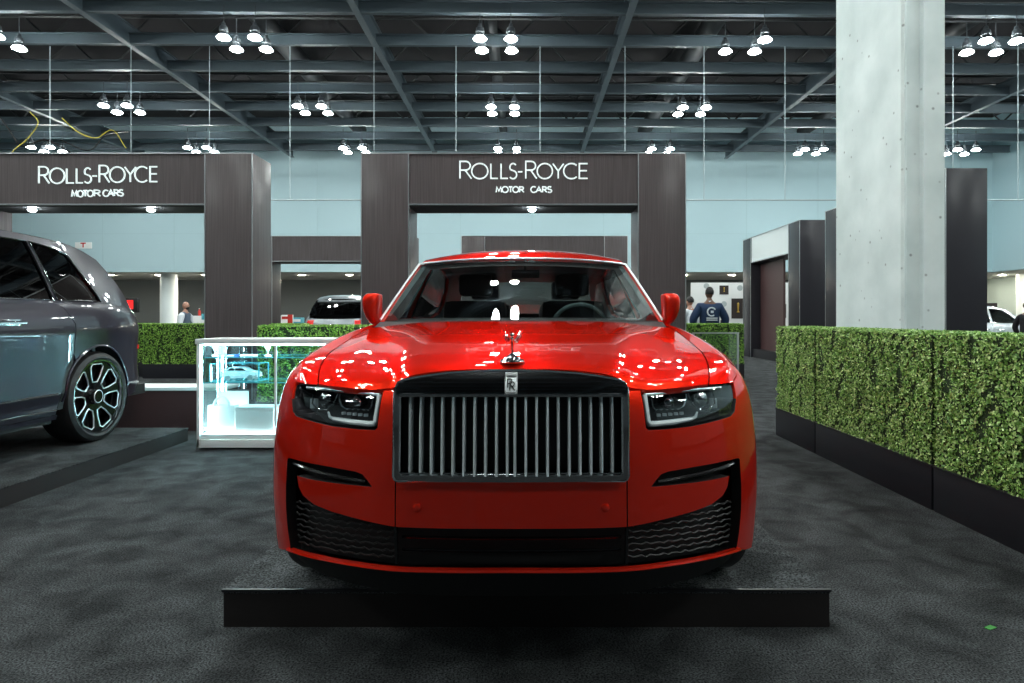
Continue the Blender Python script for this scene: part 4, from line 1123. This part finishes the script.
hedge(2.6, 4.28, 12.9, 13.3, .29, 1.12, 'green hedge in front of the man in navy, right of the red car', 4500, .026, 'turf', 'fltr')
bn = thing('low_wall', 'low brown wall with a pale top edge, left of the glass showcase', 'low wall', (-4.1, 7.1, 0))
obj('base', MB().span(-.9,.72,-.13,.25,0,.44), 'wine_laminate', bn, smooth=False)
obj('capping', MB().span(-.9,.74,-.15,.27,.44,.475,.004), 'white', bn)
rl = thing('glass_railing', 'glass barrier with thin metal posts before the hedge right of the red car', 'railing', (3.0,11.5,0))
obj('glass_panel', MB().span(-.1,.7,-.006,.006,.15,.94), 'clearglass', rl, smooth=False)
obj('top_rail', MB().span(-.12,.72,-.015,.015,.94,.965), 'trim', rl, smooth=False)
for x in (-.1,.7): obj('post', MB().span(x-.015,x+.015,-.015,.015,0,.95), 'trim', rl, smooth=False)

# ------------------------------------------------------------------ showcase
sx0, sx1, sy0, sy1, sh = -3.13, -1.62, 5.97, 6.45, 1.035
cs = thing('glass_showcase', 'white framed lit glass showcase left of the red car', 'showcase', ((sx0+sx1)/2, (sy0+sy1)/2, 0))
hx, hy = (sx1-sx0)/2, (sy1-sy0)/2
fr_ = MB(); t = .026
for x in (-hx+t/2, hx-t/2):
    for y in (-hy+t/2, hy-t/2): fr_.span(x-t/2,x+t/2,y-t/2,y+t/2,.03,sh-.045,.003)
fr_.span(.0-.028,.0-.010,-hy,-hy+.015,.13,sh-.05); obj('frame', fr_, 'white', cs)
obj('top', MB().span(-hx-.01,hx+.01,-hy-.01,hy+.01,sh-.048,sh,.004), 'white', cs)
obj('base', MB().span(-hx,hx,-hy,hy,.02,.095,.003).span(-hx,hx,-hy+.02,hy,.10,.14,.003), 'white', cs)
gp = MB().span(-hx+t,hx-t,-hy+.006,-hy+.010,.14,sh-.05).span(-hx+t,hx-t,hy-.010,hy-.006,.14,sh-.05).span(-hx+.006,-hx+.010,-hy+t,hy-t,.14,sh-.05).span(hx-.010,hx-.006,-hy+t,hy-t,.14,sh-.05)
obj('glass_pane', gp, 'clearglass', cs, smooth=False)
for z in (.855,.62):
    s_ = obj('shelf', MB().span(-hx+.012,hx-.012,-hy+.03,hy-.03,z,z+.008), 'clearglass', cs, smooth=False)
    obj('shelf_edge', MB().span(-hx+.012,hx-.012,-hy+.026,-hy+.030,z,z+.009).span(-hx+.012,hx-.012,hy-.03,hy-.026,z,z+.009), 'glass_edge', s_, smooth=False)
obj('light_panel', MB().span(-hx+.05,hx-.05,-hy+.05,hy-.05,.140,.143), 'panel_light', cs, smooth=False)
for x in (-hx+.03,hx-.042): obj('light_strip', MB().span(x,x+.008,-hy+.028,-hy+.036,.16,sh-.06), 'strip', cs, smooth=False)
obj('light_strip', MB().span(-hx+.04,hx-.04,-hy+.06,-hy+.085,sh-.062,sh-.05).span(-hx+.028,-hx+.036,hy-.05,hy-.04,.16,sh-.06), 'strip', cs, smooth=False)
cx0, cy0 = (sx0+sx1)/2, (sy0+sy1)/2
# model car in acrylic case (on the lower shelf)
mc = thing('model_car', 'white model car on the showcase shelf', 'model car', ((242-PX)/F*6.2, 6.2, .630))
prof = [(-.165,.03),(-.168,.06),(-.16,.085),(-.13,.098),(-.10,.125),(-.02,.128),(.04,.122),(.085,.092),(.15,.082),(.168,.065),(.17,.035),(.14,.025),(-.14,.025)]
mb_ = MB(); mb_.prism([(x,-.065,z) for x,z in prof], (0,.13,0)); obj('model_body', mb_, 'white_card', mc, smooth=False)
obj('model_windows', MB().prism([(x,-.067,z) for x,z in [(-.11,.097),(-.085,.118),(-.045,.120),(-.045,.097)]], (0,.134,0)).prism([(x,-.067,z) for x,z in [(-.035,.097),(-.035,.120),(.035,.116),(.07,.095)]], (0,.134,0)), 'interior_dark', mc, smooth=False)
for x in (-.11,.105):
    for y in (-.062,.062):
        obj('model_wheel', MB().lathe([(.001,-.012),(.024,-.012),(.028,-.006),(.028,.006),(.024,.012),(.001,.012)], (x,y,.028), 18, axis='y'), 'print_grey', mc)
ac = thing('acrylic_case', 'clear acrylic box around the model car', 'display box', ((240-PX)/F*6.2, 6.2, .629))
e = MB()
for x in (-.23,.23):
    for y in (-.11,.11): e.span(x-.004,x+.004,y-.004,y+.004,0,.165)
for z in (.003,.165):
    for y in (-.11,.11): e.span(-.23,.23,y-.004,y+.004,z-.003,z+.003)
    for x in (-.23,.23): e.span(x-.004,x+.004,-.11,.11,z-.003,z+.003)
obj('case_edge', e, 'glass_edge', ac, smooth=False)
obj('case_pane', MB().span(-.225,.225,-.108,-.106,.005,.162).span(-.225,.225,.106,.108,.005,.162), 'clearglass', ac, smooth=False)
def bag(px, w, h, y, lab):
    b_ = thing('gift_bag', lab, 'bag', ((px-PX)/F*y, y, .1445))
    obj('bag_body', MB().prism([(-w/2,-.05,0),(w/2,-.05,0),(w/2,-.035,h),(-w/2,-.035,h)], (0,.09,0)), 'white_card', b_, smooth=False)
    obj('bag_handle', MB().tube([(-w*.28,-.03,h-.01)]+[(w*.28*math.cos(a)*-1, -.03, h-.01+.09*math.sin(a)) for a in np.linspace(.3,PI-.3,9)]+[(w*.28,-.03,h-.01)], .012, 8), 'white_card', b_)
    return b_
b1 = bag(223, .255, .255, 6.12, 'white gift bag with loop handle on the showcase floor')
bx = thing('white_box', 'plain white box beside the gift bag in the showcase', 'box', ((259-PX)/F*6.14, 6.14, .1445))
obj('box_body', MB().box((0,0,.11), (.36,.2,.22), .012), 'white_card', bx); obj('box_lid', MB().box((0,0,.225), (.368,.208,.045), .012), 'white_card', bx)
wb_ = thing('white_folder', 'pale upright folder behind the gift bag in the showcase', 'folder', ((233-PX)/F*6.34, 6.36, .1445))
obj('folder_cover', MB().box((0,0,.18), (.29,.02,.36), .004), 'white', wb_); obj('folder_spine', MB().box((-.145,0,.18), (.012,.03,.36), .003), 'white', wb_)
for px, lab in ((268,'small white cup trophy on the top showcase shelf, right'),(215,'small white cup trophy on the top showcase shelf, left')):
    o = thing('trophy', lab, 'trophy', ((px-PX)/F*6.12, 6.12, .864))
    obj('cup', MB().lathe([(.004,.018),(.004,.045),(.012,.055),(.026,.085),(.028,.10),(.025,.10),(.02,.08),(.001,.06)], (0,0,0), 18), 'white_card', o)
    obj('trophy_base', MB().lathe([(.03,0),(.03,.01),(.012,.018),(.004,.02)], (0,0,0), 18), 'white_card', o)
bk_ = thing('upright_book', 'white upright booklet on the top showcase shelf', 'book', ((222-PX)/F*6.3, 6.3, .864)); obj('cover', MB().box((0,0,.055),(.075,.02,.11),.003), 'white_card', bk_); obj('spine', MB().box((.005,-.011,.06),(.004,.003,.06)), 'red_plastic', bk_)
for px, w_, c_, lab in ((233,.07,'blue_print','blue booklet lying on the top showcase shelf'),(249,.13,'white_card','white booklet lying on the top showcase shelf')):
    o = thing('booklet', lab, 'book', ((px-PX)/F*6.15, 6.15, .864)); obj('cover', MB().box((0,0,.008),(w_,.1,.016),.003), c_, o); obj('pages', MB().box((0,-.002,.008),(w_-.006,.1,.010)), 'white_card', o)

# ------------------------------------------------------------------ people
def skin(name, verts, edges, rad, m, parent, root_i=0, sub=1):
    me = bpy.data.meshes.new(name); me.from_pydata(verts, edges, []); me.materials.append(M[m])
    o = bpy.data.objects.new(name, me); link(o, parent)
    s_ = o.modifiers.new('skin', 'SKIN'); s_.use_smooth_shade = True
    for i, r in enumerate(rad): me.skin_vertices[0].data[i].radius = (r if isinstance(r, tuple) else (r, r))
    me.skin_vertices[0].data[root_i].use_root = True
    su_ = o.modifiers.new('sub', 'SUBSURF'); su_.levels = sub; su_.render_levels = sub
    return o
def human(label, loc, rz, h, skinm, topm, legm, hair=True, under=None, arm=.1, elbow=0.0, beard=False, logo=False, bulk=1.0):
    r = thing('person', label, 'person', loc, rz); k = h/1.8
    V = [(0,0,.95),(0,0,1.12),(0,.0,1.32),(0,.01,1.46),(0,0,1.55),(0,-.02,1.62)]; E = [(i,i+1) for i in range(5)]; R = [.13,.12,.13,.07,.052,.06]
    for sg in (1,-1):
        b = len(V); V += [(sg*.19,0,1.42),(sg*(.24+arm*.6),.0,1.14),(sg*(.22+arm*.4),-.08-elbow,.93),(sg*(.22+arm*.3),-.11-elbow,.85)]; E += [(3,b),(b,b+1),(b+1,b+2),(b+2,b+3)]; R += [.06,.045,.033,.03]
        for j, (dx, L) in enumerate(((-.03,.06),(-.012,.08),(.006,.085),(.024,.08),(.04,.065))):
            c = len(V); V += [(V[b+3][0]+sg*dx, V[b+3][1]-.005-.004*j, V[b+3][2]-.05),(V[b+3][0]+sg*dx*1.1, V[b+3][1]-.02, V[b+3][2]-.05-L*.6)]; E += [(b+3,c),(c,c+1)]; R += [.010,.008]
        b = len(V); V += [(sg*.10,0,.88),(sg*.12,-.01,.48),(sg*.13,.02,.09),(sg*.14,-.14,.04)]; E += [(0,b),(b,b+1),(b+1,b+2),(b+2,b+3)]; R += [.085,.055,.04,.035]
    sc_ = lambda L: [(x*k,y*k,z*k) for x,y,z in L]
    skin('body', sc_(V), E, [x*k for x in R], skinm, r)
    hd = MB().ball((0,-.015,1.69), .098, sx=.80, sy=1.0, sz=1.22, n=20); hd.ball((0,-.115,1.68), .018, sz=1.5)
    for sg in (1,-1): hd.ball((sg*.08,0,1.685), .022, sx=.4, sz=1.4); 
    hd.ball((0,-.08,1.615), .03, sx=1.1); hd.v = [p*k for p in hd.v]; obj('head', hd, skinm, r)
    ey = MB(); 
    for sg in (1,-1): ey.ball((sg*.032*k,-.098*k,1.70*k), .009*k)
    obj('eyes', ey, 'hair', r)
    T = [(0,0,.92),(0,0,1.1),(0,0,1.3),(0,.01,1.44)]; TE = [(0,1),(1,2),(2,3)]; TR = [(.19*bulk,.15*bulk),(.18*bulk,.14*bulk),(.19*bulk,.14*bulk),(.10*bulk,.09*bulk)]
    for sg in (1,-1):
        b = len(T); T += [(sg*.19,0,1.41),(sg*(.25+arm*.6),0,1.14),(sg*(.22+arm*.4),-.08-elbow,.94)]; TE += [(3,b),(b,b+1),(b+1,b+2)]; TR += [.085*bulk,.075*bulk,.055*bulk]
    skin('jacket' if not under else 'waistcoat', sc_(T), TE, [(x*k if not isinstance(x,tuple) else (x[0]*k,x[1]*k)) for x in TR], topm, r, sub=2)
    if under:
        sh = MB()
        for sg in (1,-1): sh.tube([(sg*.16*k,0,1.43*k),(sg*.24*k,0,1.36*k),(sg*(.26+arm*.6)*k,0,1.14*k),(sg*(.22+arm*.4)*k,(-.08-elbow)*k,.94*k)], [.07*k,.10*k,.08*k,.058*k], 12)
        obj('shirt_sleeves', sh, under, r)
    cl = MB().lathe([(.075*k,1.46*k),(.062*k,1.53*k),(.056*k,1.53*k)], (0,0,0), 16); obj('collar', cl, under or 'white_cloth', r)
    L = []; LE = []; LR = []
    L = [(0,0,.95)]; LR = [(.16,.13)]
    for sg in (1,-1): b = len(L); L += [(sg*.1,0,.84),(sg*.12,-.01,.46),(sg*.13,.02,.08)]; LE += [(0,b),(b,b+1),(b+1,b+2)]; LR += [.11,.08,.065]
    skin('trousers', sc_(L), LE, [(x*k if not isinstance(x,tuple) else (x[0]*k,x[1]*k)) for x in LR], legm, r)
    fs = MB()
    for sg in (1,-1): fs.box((sg*.135*k,-.05*k,.045*k), (.1*k,.28*k,.09*k), .035)
    obj('shoes', fs, 'dark_cloth', r)
    if hair:
        hm = MB().ball((0,.012,1.712), .104, sx=.84, sy=1.0, sz=1.12, n=20); hm.v = [Vector((p.x, p.y+(.03 if p.z < 1.70 else 0)*(1 if p.y<0 else 0), p.z)) for p in hm.v]
        hm.v = [p*k for p in hm.v]; hm2 = MB(); keep = [f for f in hm.f if sum(hm.v[i].z/k for i in f)/len(f) > 1.66 and (sum(hm.v[i].y for i in f)/len(f) > -.055*k or sum(hm.v[i].z/k for i in f)/len(f) > 1.745)]
        hm.f = keep; hm.mi = [0]*len(keep); obj('hair', hm, 'hair', r)
    if beard: bm2 = MB().ball((0,-.065*k,1.615*k), .055*k, sz=.9); obj('beard', bm2, 'hair', r)
    if logo:
        lg = MB()
        ring = [(.085*math.cos(a)*k+.01, .196*k, (1.30+.085*math.sin(a))*k) for a in np.linspace(-2.2,2.6,20)]
        lg.tube(ring, .016*k, 6)
        lg.span(-.03*k,.025*k,.19*k,.205*k,1.275*k,1.325*k)
        for z in (1.17,1.13): lg.span(-.11*k,.11*k,.17*k,.20*k,(z-.012)*k,(z+.012)*k)
        obj('back_print', lg, 'white_cloth', r)
    return r
human('man in a navy jacket with a round white back print, seen from behind', (3.84, 13.85, 0), PI, 1.87, 'skin_dark', 'navy', 'dark_cloth', logo=True, arm=.17, bulk=1.22)
human('dark-haired person in white partly hidden left of the man in navy', (3.85, 15.6, 0), PI+.5, 1.72, 'skin_light', 'white_cloth', 'dark_cloth')
human('bald bearded man in a grey-blue waistcoat and white sleeves, facing right', (-9.75, 18.0, 0), PI/2, 1.66, 'skin_light', 'grey_cloth', 'dark_cloth', hair=False, under='white_cloth', beard=True)
human('dark-clothed person glimpsed through the side arch left of the concrete column', (9.2, 23.2, 0), -PI/2, 1.5, 'skin_dark', 'dark_cloth', 'dark_cloth')
human('dark-clothed person at the right edge beyond the hedge', (11.3, 14.6, 0), PI/2+.4, 1.58, 'skin_dark', 'dark_cloth', 'dark_cloth')

# ------------------------------------------------------------------ far objects
DBK = 21.9
bd = thing('backdrop_wall', 'white freestanding backdrop wall with dark square posters behind the man in navy', 'backdrop', ((697-PX)/F*DBK, DBK+.8, 0))
# the dark-clothed person stands behind the opening, keep wall behind him
obj('board', MB().span(0,5.2,0,.08,0,2.46,.004), 'white_card', bd)
for px0, py0, px1, py1 in ((719.5,285.5,728.5,294.5),(731.5,298.5,744.5,318.5),(720.5,320,728.5,330),(779.5,304,786,318)):
    d = DBK+.79; a_, b_ = at(px0,py1,d), at(px1,py0,d)
    ox = bd.location.x
    po = obj('poster', MB().span(a_.x-ox,b_.x-ox,-.02,-.002,a_.z,b_.z), 'poster', bd, smooth=False)
    cxp, czp, hh = (a_.x+b_.x)/2-ox, (a_.z+b_.z)/2, (b_.z-a_.z)
    obj('emblem', MB().lathe([(.07*hh,-.24*hh),(.07*hh,-.2*hh),(.03*hh,-.15*hh),(.05*hh,.1*hh),(.06*hh,.2*hh),(.02*hh,.26*hh)], (cxp,-.03,czp+.04*hh), 10), 'gold', po)
for px, py in ((706.5,286),(724,304),(740,288),(783,294)):
    p = at(px,py,DBK+.79); obj('roundel', MB().lathe([(.10,0),(.10,-.006),(.08,-.008)], (p.x-bd.location.x,-.002,p.z), 18, axis='y'), 'print_grey', bd)
def far_screen():
    s_ = thing('display_screen', 'dark framed screen glowing red above the hedge behind the SUV tail', 'screen', (-14.05, 22.3, 0))
    obj('screen_frame', MB().span(-.3,.3,0,.12,1.40,1.90,.01), 'black', s_); obj('screen_face', MB().span(-.19,.15,-.01,.0,1.52,1.82), 'screen_red', s_, smooth=False); obj('stand', MB().span(-.05,.05,.03,.09,0,1.42), 'black', s_)
far_screen()
sg_ = thing('wall_sign', 'small white sign with a red letter T on the back wall above the SUV roof', 'sign', ((84-PX)/F*YW, YW-.06, H+(317-245.5)/F*YW))
obj('sign_board', MB().box((0,.02,0), (.95,.05,.36), .01), 'white_card', sg_)
mt_ = MB(); letters(mt_, [('T',-.15,.15,-.12,.12)], -.008, .035, .01); obj('lettering', mt_, 'red_plastic', sg_, smooth=False)
for px, w_, h0, c1, c2, lab in ((275,.26,1.30,'white_card','blue_print','white display box with a blue band beyond the showcase hedge'),(285.5,.30,1.32,'white_card','red_plastic','white display box with a red panel beyond the showcase hedge'),(297,.28,1.22,'teal','white_card','small teal display box beside the parked grey SUV')):
    d = 24.0; o = thing('display_box', lab, 'display box', ((px-PX)/F*d, d, 0))
    obj('box_body', MB().span(-w_/2,w_/2,0,.4,0,h0,.01), c1, o); obj('band', MB().span(-w_/2+.01,w_/2-.01,-.01,.0,h0-.16,h0-.06), c2, o, smooth=False)
o = thing('banner_stand', 'slim red standing banner beyond the showcase hedge', 'banner', ((290-PX)/F*23.5, 23.5, 0)); obj('banner', MB().span(-.09,.09,0,.02,.05,1.33), 'red_plastic', o, smooth=False); obj('foot', MB().span(-.15,.15,-.1,.12,0,.05,.01), 'black', o)
o = thing('display_counter', 'white counter behind the bald man at the left', 'counter', ((196-PX)/F*20, 20, 0)); obj('counter_body', MB().span(-.35,.5,0,.5,0,1.28,.01), 'white_card', o); obj('counter_screen', MB().span(.18,.42,-.02,0,1.16,1.34,.004), 'teal', o)
o = thing('red_bottle', 'small red bottle on the white counter behind the bald man', 'bottle', ((196-PX)/F*20, 20.2, 1.281)); obj('bottle_body', MB().lathe([(.04,0),(.04,.14),(.015,.19),(.015,.21)], (0,0,0), 12), 'red_plastic', o); obj('cap', MB().lathe([(.018,.21),(.018,.235)], (0,0,0), 12), 'white_card', o)
# black box left of the silver car
o = thing('wall_monitor', 'small dark monitor on a stand beyond the right hedge', 'monitor', ((992.5-PX)/F*21, 21, 0)); obj('monitor_screen', MB().span(-.22,.16,0,.06,1.42,1.70,.008), 'poster', o); obj('stand', MB().span(-.03,.03,.01,.05,0,1.42), 'black', o)
# tangled cables in the upper left
def cable(pts, r, m, lab):
    P_ = [at(*p) for p in pts]; c = cr_curve([tuple(p) for p in P_], 50); tag(obj('loose_cable', MB().tube([Vector(q) for q in c], r, 5), m), lab, 'cable')
cable([(-4,112,24),(8,128,24),(22,146,24),(45,140,24),(70,152,24)], .03, 'black', 'black cable sagging among the beams at the far left')
cable([(30,112,23.5),(38,122,23.5),(28,138,23.5),(14,150,23.5),(8,158,23.5)], .018, 'yellow', 'yellow cable sagging at the far left')
cable([(62,118,24),(78,132,24),(96,138,24),(112,130,24),(126,148,24)], .018, 'yellow', 'thin yellow cable draped between the left girder and beams')
cable([(60,140,24.6),(90,150,24.6),(105,136,24.6),(128,132,24.6)], .026, 'black', 'black cable looping near the left girder')
lf = obj('fallen_leaf', MB().prism([at(984,628,2.55)-Vector((0,0,0)), at(990,632,2.53), at(997,629,2.55), at(990,626,2.57)], (0,0,.002)), 'leafgreen', smooth=False)
for v in lf.data.vertices: v.co.z = .002+(.002 if v.index > 3 else 0)
tag(lf, 'tiny green leaf lying on the carpet at the lower right', 'leaf')

# ------------------------------------------------------------------ world, camera
w = bpy.data.worlds.new('world'); sc.world = w; w.use_nodes = True
w.node_tree.nodes['Background'].inputs[0].default_value = (.5,.62,.7,1); w.node_tree.nodes['Background'].inputs[1].default_value = .05
cam = bpy.data.cameras.new('camera'); co = bpy.data.objects.new('camera', cam); COL.objects.link(co); sc.camera = co
cam.sensor_width = 36; cam.lens = F/1024*36; co.location = (0,0,H); co.rotation_euler = (PI/2,0,0)
cam.shift_x = (512-PX)/1024; cam.shift_y = -(341.5-PY)/1024; cam.clip_end = 200
vs = sc.view_settings; vs.view_transform = 'Standard'; vs.look = 'None'; vs.gamma = 1; vs.exposure = .2; vs.use_curve_mapping = False
try: sc.cycles.use_denoising = True
except Exception: pass
